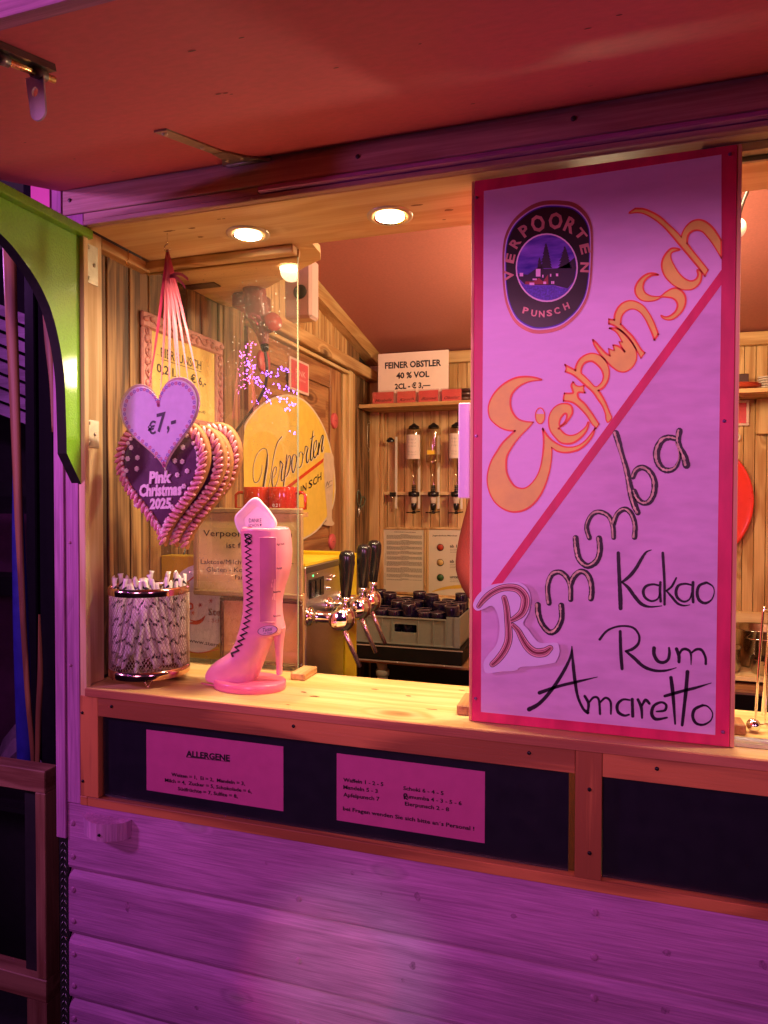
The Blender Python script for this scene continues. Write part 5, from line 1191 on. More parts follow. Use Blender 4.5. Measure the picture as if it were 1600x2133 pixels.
for i, (y, z, ay) in enumerate(((.414, 1.292, .12), (.545, 1.300, .0), (.634, 1.305, -.10))):
    t = thing('beer_tap', taplabels[i], 'tap', (fx, y, z), 'chrome taps on the dispenser')
    b = bm_new(); lathe(b, [(.0255, .0005), (.026, .006), (.021, .011), (.0155, .014), (.0145, .022), (.0175, .024), (.0175, .028), (.0150, .030), (.0150, .085)], (fx, y, z), 28, axis='X'); link('shank', b, chrome, t)
    b = bm_new(); sphere(b, (bx_, y, z), .0345, (.92, 1, 1), 28, 20); link('ball_valve', b, chrome, t)
    b = bm_new(); lathe(b, [(.024, 0), (.024, .004), (.021, .006), (0, .0065)], (bx_+.0, y-.0295, z), 28, axis=Vector((.25, -1, 0)).normalized()); link('front_cap', b, chrome, t)
    b = bm_new(); tp = Vector((bx_+.008, y+.0, z+.028)); d = Vector((.03+.05*i*0, 0, 1)).normalized(); tube(b, [tp, tp+d*.012, tp+d*.013, tp+d*.026], [.012, .0105, .0125, .0125], 16); link('handle_collar', b, chrome, t)
    b = bm_new(); p = tp+d*.026; tube(b, [p, p+d*.004, p+d*.045, p+d*.085, p+d*.105, p+d*.115, p+d*.119], [.0115, .0125, .0165, .0205, .0205, .0165, .006], 20); link('handle', b, black_pl, t)
    b = bm_new(); s0 = Vector((bx_+.004, y, z-.030)); s1 = s0+Vector((.030, .035, -.098)); tube(b, [s0, s0.lerp(s1, .5), s1], [.0066, .0062, .0058], 14); link('spout', b, paint('spout_pink_steel', (.80, .58, .54), .18, .05, metal=.9), t)
yl = paint('yellow_paint', (.66, .44, .01), .35, .08, .1, 30, coat=.2)
yc_ = thing('yellow_cabinet', 'bright yellow painted wooden cabinet around the dispenser', 'cabinet', (.1, .68, .8))
link('back_panel', bxo(-.01, .358, .680, .700, .60, 1.438, bev=.002), yl, yc_)
link('side_post', bxo(.338, .375, .675, .679, .60, 1.436, bev=.001), yl, yc_)
link('top_tray', bxo(.0, .335, .402, .674, 1.4215, 1.428), paint('yellow_tray', (.72, .50, .03), .4), yc_)
link('front_post', bxo(.308, .333, .378, .396, 1.355, 1.452, bev=.001), yl, yc_)
sp('stand_board', bxo(.308, .336, .380, .396, .8, 1.354), pine('Z', 'pine', .1))

# ================================================================== CRATE WITH GLASSES ON BLACK TRAY
CYF = 1.55
cg = thing('grey_crate', 'grey plastic crate full of dark glasses on the black tray', 'crate', (.3, CYF, 1.02))
gp_ = paint('grey_plastic', (.25, .245, .20), .42, .06, .05, 60)
x0, x1, z0, z1 = .052, .512, .978, 1.098
b = bm_new()   # front wall with hand hole
hx0_, hx1_, hz0, hz1 = .232, .330, 1.030, 1.064
outl = [(x0, z0), (x1, z0), (x1, z1+.006), (x1-.055, z1+.006), (x1-.055, z1-.004), (x0, z1-.004)]
hol = []
for cx_, cz_, a0 in ((hx1_-.006, hz1-.006, 0), (hx0_+.006, hz1-.006, 90), (hx0_+.006, hz0+.006, 180), (hx1_-.006, hz0+.006, 270)):
    for k in range(4): a = R_(a0+30*k); hol.append((cx_+.006*math.cos(a), cz_+.006*math.sin(a)))
fp, trs = fill([outl, hol])
for yy in (CYF, CYF+.005):
    vs = [b.verts.new((x, yy, z)) for x, z in fp]
    for t in trs: b.faces.new([vs[i] for i in t])
    if yy == CYF: v0 = vs
for lo, n_ in ((0, len(outl)), (len(outl), len(hol))):
    for k in range(n_): b.faces.new((v0[lo+k], v0[lo+(k+1) % n_], vs[lo+(k+1) % n_], vs[lo+k]))
link('front_wall', b, gp_, cg)
link('side_wall', bxo(x1-.005, x1, CYF+.0055, CYF+.30, z0, z1+.006), gp_, cg); link('side_wall', bxo(x0, x0+.005, CYF+.0055, CYF+.30, z0, z1), gp_, cg)
link('rear_wall', bxo(x0, x1, CYF+.3005, CYF+.305, z0, z1), gp_, cg); link('crate_floor', bxo(x0, x1, CYF+.0055, CYF+.30, z0, z0+.004), gp_, cg)
for xx in (.112, .178, .222, .338, .402, .455): link('rib', bxo(xx-.0015, xx+.0015, CYF-.006, CYF-.0002, z0+.004, z1-.004), gp_, cg)
link('lip', bxo(x0, x1-.056, CYF-.007, CYF-.0002, z1-.010, z1-.005, bev=.001), gp_, cg); link('lip', bxo(x0, x1, CYF-.007, CYF-.0002, z0, z0+.006, bev=.001), gp_, cg)
link('corner_pillar', bxo(x1-.022, x1+.003, CYF-.008, CYF-.0002, z0, z1+.008, bev=.002), gp_, cg)
dkg = paint('dark_blue_glass', (.012, .006, .030), .12, .2, coat=.3)
g0 = None; i = 0
for ry in range(4):
    for rx in range(7):
        x = .088+.0640*rx+(.0 if ry % 2 else .004); y = CYF+.043+.070*ry; zb = z0+.005+(.035 if (ry >= 2) else .012)+(.030 if (rx+ry) % 3 == 0 else 0)
        if g0 is None:
            t = thing('dark_glass', 'dark blue glass mug standing upside down in the grey crate', 'glass', (x, y, zb), 'dark glasses in the grey crate'); g0 = t; base0 = Vector((x, y, zb))
            b = bm_new(); lathe(b, [(.028, 0), (.030, .002), (.031, .100), (.031, .118), (.028, .121), (.025, .117), (0, .116)], (x, y, zb), 20); link('glass_body', b, dkg, t)
            b = bm_new(); lathe(b, [(.0305, .117), (.0312, .1205), (.0295, .1225), (.027, .120)], (x, y, zb), 20); link('foot_ring', b, paint('glass_rim', (.10, .06, .08), .08, .3, coat=1), t)
        else:
            t = copy_tree(g0); t.location = (x, y, zb); t.rotation_euler = (random.uniform(-.04, .04), random.uniform(-.04, .04), random.uniform(0, 6))
tray = thing('black_tray', 'shallow black metal tray under the grey crate', 'tray', (.28, 1.5, .9))
b = bm_new(); box(b, .028, .530, 1.520, 1.90, .912, .9765, bev=.006); link('tray_body', b, paint('black_enamel', (.010, .007, .006), .6, .2, spec=.2), tray)
b = bm_new(); box(b, .026, .532, 1.518, 1.523, .970, .974); box(b, .026, .532, 1.518, 1.523, .906, .911); link('tray_edge', b, paint('edge_tan', (.40, .30, .24), .4), tray)
for x in (.075, .255, .455):
    b = bm_new(); sphere(b, (x, 1.518, .9085), .0035, (1, .6, 1), 8, 6); link('rivet', b, paint('rivet_pale', (.7, .6, .5), .4), tray)
sp('work_shelf', bxo(.03, 2.3, 1.53, 2.0, .895, .9055), pine('X', 'red', .1))
pipe = thing('drain_pipe', 'grey plastic drain pipe with collar below the black tray', 'pipe', (.165, 1.6, .8))
pg = paint('pipe_grey', (.52, .49, .38), .4, .06)
b = bm_new(); lathe(b, [(.022, .25), (.022, .84)], (.165, 1.60, 0), 24); link('pipe', b, pg, pipe)
b = bm_new(); lathe(b, [(.022, .826), (.029, .828), (.030, .848), (.028, .852), (.023, .853)], (.165, 1.60, 0), 16); link('collar', b, pg, pipe)
b = bm_new(); tube(b, [(.165, 1.60, .85), (.163, 1.60, .865), (.158, 1.605, .880), (.15, 1.61, .894)], [.021, .022, .022, .02], 20); link('elbow', b, pg, pipe)
sp('cupboard_back', bxo(.0, 2.3, 1.93, 1.99, .22, .894), black_mt)

# ================================================================== BACK WALL THINGS
BP2 = Plane('Y', 2.043, (0,-1,0))
def wallframe(name, label, x0, x1, z0, z1, w, t=.010):
    return pframe(name, label, x0, x1, 2.036, z0, z1, w, pine('Z', 'pine', .02), paint('poster_cream', (.62, .52, .38), .6, .05), t)
p1_ = wallframe('notice_poster', 'wooden framed sheet densely printed with youth protection law on the back wall', .017, .249, 1.118, 1.452, .012)
b = bm_new(); rnd = random.Random(3)
z = 1.434; x_l, x_r = .052, .232
link('cream_page', bxo(.030, .2365, 2.0415, 2.042, 1.131, 1.4395), paperw if False else paint('page_cream', (.66, .57, .44), .6, .03), p1_)
def words(b, x0, x1, z, h, yy=2.0412):
    x = x0
    while x < x1:
        wl = rnd.uniform(.004, .013); vs = [b.verts.new(p) for p in ((x, yy, z), (min(x+wl, x1), yy, z), (min(x+wl, x1), yy, z+h), (x, yy, z+h))]; b.faces.new(vs); x += wl+.0014
words(b, .085, .195, 1.4265, .0026)
z = 1.414
for blk, head in ((6, 1), (6, 1), (5, 1), (5, 1), (5, 1), (7, 1), (7, 1), (5, 1), (2, 1)):
    words(b, .118, .160, z, .0016); z -= .0038
    for k in range(blk): words(b, .045, .228 if k < blk-1 else .09+rnd.uniform(0, .08), z, .0013); z -= .0034
    z -= .0042
for k in range(2): words(b, .0365, .0378, 1.16+.1*k, .06)
link('fine_print', b, ink, p1_)
p2_ = wallframe('youth_poster', 'wooden framed youth protection poster with red, yellow and green circles', .2505, .480, 1.110, 1.455, .012)
link('cream_page', bxo(.263, .4675, 2.0415, 2.042, 1.123, 1.4425), MC['page_cream'], p2_)
b = bm_new(); PZ = (760, 1080, 6.4); PL2 = Plane('Y', 2.0415, (0,-1,0))
textp(b, 'Jugendschutz München', PL2, (760+902/6.4, 1080+236/6.4), (760+1232/6.4, 1080+238/6.4), 3, bold=.02, lift=.0005)
textp(b, 'ab 18', PL2, (760+1133/6.4, 1080+386/6.4), (760+1270/6.4, 1080+388/6.4), 6, bold=.02, lift=.0005); textp(b, 'ab 16', PL2, (760+1133/6.4, 1080+588/6.4), (760+1270/6.4, 1080+590/6.4), 6, bold=.02, lift=.0005); textp(b, 'unter', PL2, (760+1135/6.4, 1080+795/6.4), (760+1270/6.4, 1080+798/6.4), 6, bold=.02, lift=.0005)
for yy in (412, 432, 452, 612, 635, 655, 820, 842):
    q_ = PL2((760+1135/6.4, 1080+yy/6.4)); words(b, q_.x, q_.x+.06, q_.z, .0012)
link('lettering', b, ink, p2_)
for cyy, col, nm in ((385, (.42, .04, .02), 'red'), (587, (.65, .42, .14), 'yellow'), (787, (.03, .11, .03), 'green')):
    c_ = PL2((760+1008/6.4, 1080+cyy/6.4)); b = bm_new()
    lathe(b, [(.0175, 0), (.0175, .0012), (0, .0012)], (c_.x, 2.0405, c_.z), 24, axis=Vector((0, -1, 0))); cc = link('circle_ring', b, paint('circle_black', (.02, .015, .02), .4), p2_)
    b = bm_new(); lathe(b, [(.0150, 0), (.0150, .0010), (0, .0010)], (c_.x, 2.0390, c_.z), 24, axis=Vector((0, -1, 0))); link('circle_print', b, paint('circle_'+nm, col, .4), cc)
b = bm_new(); poly(b, PZ, [[(885,980),(1000,930),(1120,900),(1290,885),(1290,930),(1120,940),(1000,960)]], PL2, .0006, smooth=3); link('swoosh', b, paint('swoosh_yellow', (.70, .42, .05), .4), p2_)
# shelf along the back wall
shf = thing('wall_shelf', 'long pine shelf high on the back wall carrying the price cards', 'shelf', (-.03, 1.84, 2.02))
link('shelf_board', bxo(-.033, 2.39, 1.84, 2.047, 2.023, 2.040, bev=.001), pine('X', 'pine', .15), shf)
link('shelf_bracket', bxo(1.690, 1.86, 2.028, 2.049, 1.872, 2.0225, bev=.003), pine('Z', 'pine', .1), shf)
SH = Plane('Y', 1.845, (0,-1,0)); SHb = Plane('Y', 1.870, (0,-1,0))
cd = (600, 600, 3.81)
def card_at(x0, x1, y0_, y1_, pl_): a_ = pl_((cd[0]+x0/cd[2], cd[1]+y0_/cd[2])); c_ = pl_((cd[0]+x1/cd[2], cd[1]+y1_/cd[2])); return a_.x, c_.x, c_.z, a_.z
obs = thing('obstler_price_sheet', 'white price sheet reading Feiner Obstler leaning on the back shelf', 'price sheet', (.06, 1.87, 2.04))
x0, x1, z0, z1 = card_at(716, 1274, 525, 930, SHb); z0 = 2.0405
link('sheet', bxo(x0, x1, 1.870, 1.8712, z0, z1), paint('pinkish_paper', (.80, .62, .56), .55, .03), obs)
b = bm_new()
for s_, xa, xb, yy, h in (('FEINER OBSTLER', 770, 1216, 640, 48), ('40 % VOL', 860, 1122, 718, 45), ('2CL - € 3,—', 848, 1130, 803, 42)): textp(b, s_, SHb, (cd[0]+xa/cd[2], cd[1]+yy/cd[2]), (cd[0]+xb/cd[2], cd[1]+(yy-.055*(xb-xa))/cd[2]), h/cd[2], lift=.0008, bold=.035)
link('lettering', b, paint('ink_blue_black', (.02, .02, .035), .5), obs)
bi = bm_new()
for s_, xa, xb, yt, yb_, ti in (('Mirabelle', 672, 838, 830, 928, 0), ('Kirsch', 868, 1012, 822, 920, 0), ('Birne', 1038, 1192, 815, 914, 0), ('Obstler', 1222, 1376, 806, 900, 0)):
    t = thing('flavour_card', 'small red card with handwritten-style word %s on the shelf edge' % s_, 'card', (.1, 1.845, 2.04), 'small red fruit name cards on the shelf')
    x0, x1, z0, z1 = card_at(xa, xb, yt, yb_, SH); z0 = 2.0402; 
    link('card', bxo(x0, x1, 1.8450, 1.8456, z0, z0+(z1-z0)), paint('card_red', (.72, .12, .12), .45, .04), t)
    link('plastic_sleeve', bxo(x0-.006, x1+.004, 1.8440, 1.8443, z0, z1+.006), glassy('sleeve', (.95, .9, .9), 1.2, .1), t)
    b = bm_new(); L_ = x1-x0; textw(b, s_, Vector((x0+.12*L_, 1.8449, z0+.008)), Vector((x1-.08*L_, 1.8449, z0+.010)), Vector((0, 0, .013)), .0006, shear=.45); link('lettering', b, ink, t)
# dark stacked bowls on the shelf right of the sheet + red plates + dark boxes further right
b = bm_new()
st = thing('stacked_bowls', 'dark stacked bowls on the shelf right of the price sheet', 'bowls', (.45, 1.93, 2.04))
for k in range(3):
    b = bm_new(); lathe(b, [(.022, 0), (.040, .010), (.052, .022), (.050, .022), (.020, .004)], (.452+.01*k, 1.945, 2.041+.020*k), 20); link('bowl', b, paint('dark_bowl', (.09, .035, .03), .3, .2), st)
pt = thing('red_plates', 'stack of red plates on the shelf right of the signboard', 'plates', (1.56, 1.95, 2.04))
for k in range(3):
    b = bm_new(); lathe(b, [(.05, 0), (.085, .008), (.103, .013), (.103, .015), (.05, .004)], (1.585, 1.945, 2.041+.006*k), 32); link('plate', b, paint('plate_red', (.55, .08, .04), .3, .05), pt)
for dx, sz, lab in ((1.572, .036, 'left dark box on the red plates'), (1.618, .044, 'right dark box on the red plates, the taller one')):
    o = link('dark_box', bxo(dx-.020, dx+.022, 1.925, 1.965, 2.0695, 2.0695+sz, bev=.002), paint('box_dark', (.07, .025, .03), .4, .2), loc=(dx, 1.94, 2.0695)); tag(o, lab, 'box')
b = bm_new()
for k in range(6): lathe(b, [(.0, .0), (.03, 0), (.034, .004), (.03, .006), (0, .006)], (1.705, 1.93, 2.041+.010*k), 20)
o = link('saucer_stack', b, paint('saucer', (.6, .5, .42), .2, .05), loc=(1.705, 1.93, 2.041)); tag(o, 'pale ribbed stack of lids at the right end of the shelf', 'lids')
# right: small red frame, ring hook, round red tray
rf = pframe('small_red_frame', 'small red picture in a pale frame on the back wall right of the signboard', 1.555, 1.666, 2.038, 1.910, 2.020, .011, paint('pale_pink_frame', 0), paint('red_print', 0), .010)
b = bm_new(); c_ = at(1534, 911, 'Y', 2.035); tube(b, [c_+Vector((.014*math.cos(a), 0, .014*math.sin(a))) for a in [2*math.pi*k/20 for k in range(20)]], .0032, 8, closed=True)
o = link('ring_pull', b, paint('ring_white', (.75, .66, .52), .3), loc=tuple(c_)); tag(o, 'small cream plastic ring hanging on the back wall right of the signboard', 'ring')
rt = thing('round_red_tray', 'round bright red tray leaning on the back wall, half hidden by the signboard', 'tray', (1.5, 2.03, 1.59))
trd = paint('tray_red', (.78, .035, .02), .3, .05, coat=.3)
b = bm_new(); lathe(b, [(0, 0), (.205, 0), (.214, .004), (.225, .002), (.285, .012), (.293, .014), (.296, .010), (.288, .004), (.22, -.004), (0, -.004)], (1.389, 2.030, 1.585), 80, axis=Vector((0, -1, 0))); link('tray_dish', b, trd, rt)
# bottles in optics
opt = sp('optic_batten', bxo(.032, .52, 2.030, 2.0485, 1.612, 1.628, bev=.001), pine('X', 'pale', .05))
bgl = glassy('bottle_glass', (.90, .86, .80), 2.2, .0)
lblm = paint('bottle_label', (.72, .58, .52), .5, .06)
def optic(x, bottle, labeltype, lab):
    t = thing('spirit_optic', lab, 'spirit dispenser', (x, 1.98, 1.6), 'spirit dispensers on the back wall')
    y = 1.985
    link('rail_strip', bxo(x+.012, x+.024, 2.016, 2.0195, 1.545, 1.900, bev=.0005), paint('strip_white', (.70, .62, .50), .35, .05), t)
    zs = 1.640
    if bottle:
        b = bm_new(); lathe(b, [(.0105, zs+.012), (.0115, zs+.055), (.016, zs+.090), (.033, zs+.118), (.0365, zs+.140), (.0365, zs+.270), (.034, zs+.292), (.020, zs+.300), (0, zs+.300)], (x, y, 0), 28); link('bottle', b, bgl, t)
        if labeltype == 1:
            b = bm_new()
            for k in range(10):
                pass
            n = 14; A_ = []; 
            for k in range(n+1):
                a = math.pi*1.06+math.pi*.80*k/n; A_.append((b.verts.new((x+.0372*math.cos(a), y+.0372*math.sin(a), zs+.145)), b.verts.new((x+.0372*math.cos(a), y+.0372*math.sin(a), zs+.262))))
            for P_, Q_ in zip(A_, A_[1:]): b.faces.new((P_[0], Q_[0], Q_[1], P_[1]))
            lb = link('label', b, lblm, t)
            b = bm_new()
            for zz, hh in ((.238, .006), (.222, .003), (.206, .003), (.178, .006), (.165, .003)):
                pts = [(x-.018+.036*k/12, y-.0378+.004*abs(k-6)/6*1.2, zs+zz+hh*math.sin(k*1.7)*.8) for k in range(13)]; tube(b, pts, .0007, 4)
            link('label_script', b, paint('label_ink', (.12, .08, .08), .5), lb)
        else:
            b = bm_new(); lathe(b, [(.0355, zs+.128), (.0355, zs+.165), (0, zs+.165), ], (x, y, 0), 24); link('spirit', b, glassy('spirit_liquid', (.86, .78, .68), 2.0), t)
            link('yellow_tag', bxo(x-.022, x+.014, y-.0385, y-.0375, zs+.165, zs+.185), paint('tag_yellow', (.78, .50, .03), .45), t)
        b = bm_new(); lathe(b, [(.027, zs+.292), (.026, zs+.304), (.012, zs+.312), (.006, zs+.318), (0, zs+.319)], (x, y, 0), 24); link('cap_holder', b, black_pl, t)
    else:
        b = bm_new(); lathe(b, [(.019, zs+.232), (.020, zs+.240), (.012, zs+.249), (.006, zs+.254), (0, zs+.255)], (x-.002, y, 0), 24); link('cap_holder', b, black_pl, t)
    b = bm_new()
    if bottle:
        for k in range(4): lathe(b, [(.0095, zs-.012+.008*k), (.0120, zs-.009+.008*k), (.0095, zs-.005+.008*k)], (x, y, 0), 16)
        lathe(b, [(.0, zs-.036), (.024, zs-.036), (.0275, zs-.031), (.0275, zs-.016), (.022, zs-.012), (0, zs-.012)], (x, y, 0), 24); link('optic_cap', b, black_pl, t)
        b = bm_new(); lathe(b, [(.017, zs-.037), (.015, zs-.055), (.012, zs-.068)], (x, y, 0), 20); link('measure', b, paint('clear_measure', (.66, .54, .44), .15, .05, coat=1), t)
        b = bm_new(); lathe(b, [(.012, zs-.068), (.0145, zs-.072), (.0135, zs-.088), (.009, zs-.103), (0, zs-.103)], (x, y, 0), 18); lathe(b, [(.006, zs-.104), (.010, zs-.112), (.010, zs-.118), (0, zs-.119)], (x, y, 0), 14); link('valve', b, black_pl, t)
        b = bm_new(); tube(b, [(x-.035, y-.010, zs-.113), (x, y-.016, zs-.112), (x+.035, y-.010, zs-.108)], .0028, 8); link('press_bar', b, black_pl, t)
    else:
        box(b, x-.010, x+.020, y+.01, 2.0155, zs-.036, zs-.014, bev=.002); link('clamp', b, black_pl, t)
        b = bm_new(); lathe(b, [(.006, 0), (.006, .006), (0, .007)], (x+.004, y+.008, zs-.040), 12, axis=Vector((0, -1, 0))); link('thumb_screw', b, chrome, t)
optic(.083, False, 0, 'empty spirit dispenser bracket without a bottle, leftmost of the row')
optic(.200, True, 1, 'upside-down clear bottle with large pale label, left of the yellow-tagged bottle')
optic(.297, True, 2, 'upside-down clear unlabelled bottle with a small yellow tag')
optic(.410, True, 1, 'upside-down labelled bottle partly hidden by the white sign handle')
# scissors, wire hanging on dark planks
sc1 = thing('scissors', 'green-handled scissors hanging on the dark planks beside the door post', 'scissors', (-.03, 1.86, 1.6))
XP = Plane('X', -.030, (1,0,0)); sg = paint('scissor_green', (.10, .13, .09), .35, .1)
cS = (720, 840, 5.926)
def xs3(x, y): return XP((cS[0]+x/cS[2], cS[1]+y/cS[2]))
for pts in ([(160,1080),(185,1120),(190,1180),(178,1250),(155,1260),(145,1190),(148,1110)], [(225,1155),(242,1190),(225,1250),(195,1280),(185,1220),(200,1165)]):
    b = bm_new(); tube(b, catmull([tuple(xs3(*p)) for p in pts], 3, True), .0032, 6, closed=True); link('finger_loop', b, sg, sc1)
b = bm_new(); tube(b, [xs3(170, 1255), xs3(160, 1320), xs3(152, 1400)], [.006, .005, .001], 6); tube(b, [xs3(195, 1270), xs3(172, 1330), xs3(156, 1400)], [.005, .005, .001], 6); link('blades', b, steel, sc1)
b = bm_new(); tube(b, [xs3(150, 1075), xs3(165, 1070), xs3(178, 1095)], .0012, 5); link('nail', b, zinc, sc1)
b = bm_new(); tube(b, catmull([tuple(xs3(x, y)) for x, y in ((290,215),(305,225),(300,250),(272,260),(270,400),(272,530),(290,560),(285,600))], 4), .0012, 5)
o = link('wire_hanger', b, zinc, loc=tuple(xs3(290, 215))); tag(o, 'thin bent wire hanging on the dark planks above the scissors', 'wire')

# right side low: pots on a shelf
sp('pot_shelf', bxo(1.2, 2.3, 1.60, 2.0, .920, .935), pine('X', 'pale', .1)); sp('pot_shelf', bxo(1.2, 2.3, 1.585, 1.599, .872, .904), pine('X', 'pale', .1))
for x, y, r, h, lab in ((1.672, 1.83, .100, .146, 'tall stainless steel pot on the low shelf right of the signboard'), (1.690, 1.68, .078, .055, 'shallow steel pan in front of the tall pot'), (1.50, 1.70, .080, .09, 'steel pan left of the tall pot, mostly behind the signboard')):
    t = thing('steel_pot', lab, 'pot', (x, y, .936))
    b = bm_new(); lathe(b, [(r*.9, 0), (r, .01), (r, h-.004), (r*1.05, h), (r*1.05, h+.003), (r*.97, h), (r*.97, .01), (0, .01)], (x, y, .936), 40); link('pot_body', b, paint('pot_steel', (.45, .40, .34), .18, .2, metal=1), t)
    b = bm_new(); tube(b, [(x-r*.6, y-r*.8, 0.936+h*.8), (x-r*.5, y-r*1.25, 0.936+h*.82), (x+r*.5, y-r*1.25, 0.936+h*.82), (x+r*.6, y-r*.8, 0.936+h*.8)], .003, 6); link('pot_handle', b, chrome, t)
# wire stand with steel ball on the counter at the far right
wsd = thing('wire_stand', 'shiny steel wire stand with a ball foot on the counter at the right edge', 'stand', (1.35, .16, 1.19))
b = bm_new()
P = lambda x, y, Y=.15: at(x, y, 'Y', Y)
tube(b, [P(1574, 1497, .14), P(1580, 1400, .14), P(1590, 1275, .14), P(1592, 1266, .14), P(1603, 1272, .15), P(1598, 1400, .15), P(1594, 1505, .15), P(1600, 1515, .15), P(1620, 1518, .15)], .0022, 8)
tube(b, [P(1588, 1490, .17), P(1596, 1380, .17), P(1604, 1290, .17)], .0022, 8)
link('wire', b, chrome, wsd); b = bm_new(); sphere(b, (at(1570, 1487, 'Y', .13).x, .13, 1.2025), .0115, n=20, m=14); link('ball', b, chrome, wsd)
b = bm_new(); tube(b, [(at(1570, 1487, 'Y', .13).x, .13, 1.2025), (at(1600, 1490, 'Y', .14).x, .14, 1.204)], .0016, 8); link('axle', b, chrome, wsd)
# black cable and bulb on the right under the soffit
b = bm_new(); tube(b, catmull([tuple(at(x, y, 'Y', .55)) for x, y in ((1562, 385), (1556, 400), (1548, 420), (1540, 445))], 4), .0045, 8); o = link('lamp_cable', b, cabm, loc=tuple(at(1556, 400, 'Y', .55))); tag(o, 'short black cable under the ceiling right of the signboard', 'cable')
b = bm_new(); sphere(b, at(1538, 475, 'Y', .55), .017, (1, 1, 1.3), 16, 12); o = link('bulb', b, emis('bulb_pale', (.9, .75, .55), .5), loc=tuple(at(1538, 475, 'Y', .55))); tag(o, 'small pale bulb hanging just right of the signboard', 'bulb')

# ================================================================== PERSON (seller mostly hidden behind the sign)
def skin(name, pts, edges, rad, mat, parent, base, sub=2):
    me = bpy.data.meshes.new(name); me.from_pydata([tuple(Vector(p)) for p in pts], edges, []); o = bpy.data.objects.new(name, me); COL.objects.link(o)
    m_ = o.modifiers.new('s', 'SKIN'); 
    for i, r in enumerate(rad): me.skin_vertices[0].data[i].radius = (r if isinstance(r, tuple) else (r, r))
    me.skin_vertices[0].data[0].use_root = True
    s_ = o.modifiers.new('d', 'SUBSURF'); s_.levels = sub; s_.render_levels = sub
    dg = bpy.context.evaluated_depsgraph_get(); nm = bpy.data.meshes.new_from_object(o.evaluated_get(dg)); bpy.data.objects.remove(o)
    b = bmesh.new(); b.from_mesh(nm); r_ = link(name, b, mat, parent, smooth=True); return r_
pn_ = thing('person', 'person in a red jumper and brown trousers standing behind the tall signboard', 'person', (.83, .98, .22))
bxp, byp, z0p = .866, .98, .22
skinm = paint('skin', (.62, .36, .26), .5, .05)
J = {'pel': (0, 0, .95), 'wai': (0, 0, 1.08), 'che': (0, -.01, 1.28), 'nec': (0, 0, 1.45), 'hed': (0, -.015, 1.55), 'top': (0, -.01, 1.68)}
pts = [(bxp+x, byp+y, z0p+z) for x, y, z in ((0,0,.93),(0,0,1.08),(0,.005,1.26),(0,.01,1.40),(0,0,1.47),(0,-.01,1.55),(0,-.005,1.64),
   (-.155,0,1.38),(-.205,-.03,1.14),(-.10,-.20,1.06),(-.05,-.25,1.05),(.155,0,1.38),(.21,-.03,1.14),(.12,-.22,1.08),(.07,-.27,1.07),
   (-.09,0,.90),(-.095,-.01,.50),(-.095,.01,.09),(-.10,-.10,.035),(.09,0,.90),(.095,-.01,.50),(.095,.01,.09),(.10,-.10,.035))]
ed = [(0,1),(1,2),(2,3),(3,4),(4,5),(5,6),(3,7),(7,8),(8,9),(9,10),(3,11),(11,12),(12,13),(13,14),(0,15),(15,16),(16,17),(17,18),(0,19),(19,20),(20,21),(21,22)]
rd = [(.13,.10),(.12,.09),(.14,.10),(.10,.08),.05,(.070,.085),(.062,.075),.052,.040,.030,.024,.052,.040,.030,.024,.085,.055,.038,.03,.085,.055,.038,.03]
body = skin('body', pts, ed, rd, skinm, pn_, None)
for hand, sx in ((10, 1), (14, -1)):
    hp_ = Vector(pts[hand])
    for f_ in range(5):
        b = bm_new(); off = (f_-2)*.014; L_ = (.055, .070, .075, .070, .050)[f_]
        a_ = hp_+Vector((off, -.012, 0)); tube(b, [hp_+Vector((off*.5, 0, 0)), a_+Vector((0, -.02, -.002)), a_+Vector((0, -.02-L_*.5, -.010)), a_+Vector((0, -.02-L_*.8, -.028))], [.012, .0085, .008, .006], 8); link('finger', b, skinm, body)
jm = paint('red_jumper', (.27, .035, .04), .85, .10, .6, 200)
skin('jumper', [pts[i] for i in (1,0,2,3,7,8,9,11,12,13)], [(0,1),(0,2),(2,3),(3,4),(4,5),(5,6),(3,7),(7,8),(8,9)], [(.145,.115),(.155,.125),(.160,.120),(.105,.09),.072,.062,.046,.072,.062,.046], jm, pn_, None)
skin('trousers', [pts[i] for i in (0,15,16,17,19,20,21)], [(0,1),(1,2),(2,3),(0,4),(4,5),(5,6)], [(.14,.11),.105,.078,.06,.105,.078,.06], paint('brown_trousers', (.16, .035, .018), .9, .15, .5, 120), pn_, None)
b = bm_new(); sphere(b, (bxp, byp+.012, z0p+1.60), .098, (.88, 1.0, 1.1), 18, 14); 
for v in b.verts:
    if v.co.y < byp-.035 and v.co.z < z0p+1.63: v.co.y = byp-.035
link('hair', b, paint('brown_hair', (.06, .03, .015), .6, .3, .6, 200), pn_)
for sx in (-.028, .028):
    b = bm_new(); sphere(b, (bxp+sx, byp-.084, z0p+1.585), .011, n=10, m=8); e_ = link('eye', b, paint('eye_white', (.8, .78, .75), .2), pn_)
    b = bm_new(); sphere(b, (bxp+sx, byp-.093, z0p+1.585), .005, n=8, m=6); link('iris', b, black_pl, e_)
b = bm_new(); sphere(b, (bxp, byp-.098, z0p+1.555), .013, (.8, 1.2, 1.5), 10, 8); link('nose', b, skinm, pn_)
b = bm_new(); sphere(b, (bxp, byp-.084, z0p+1.520), .020, (1, .4, .3), 10, 6); link('mouth', b, paint('lips', (.5, .14, .12), .4), pn_)
for sx in (-.078, .078):
    b = bm_new(); sphere(b, (bxp+sx, byp-.01, z0p+1.57), .020, (.4, .7, 1.2), 8, 6); link('ear', b, skinm, pn_)

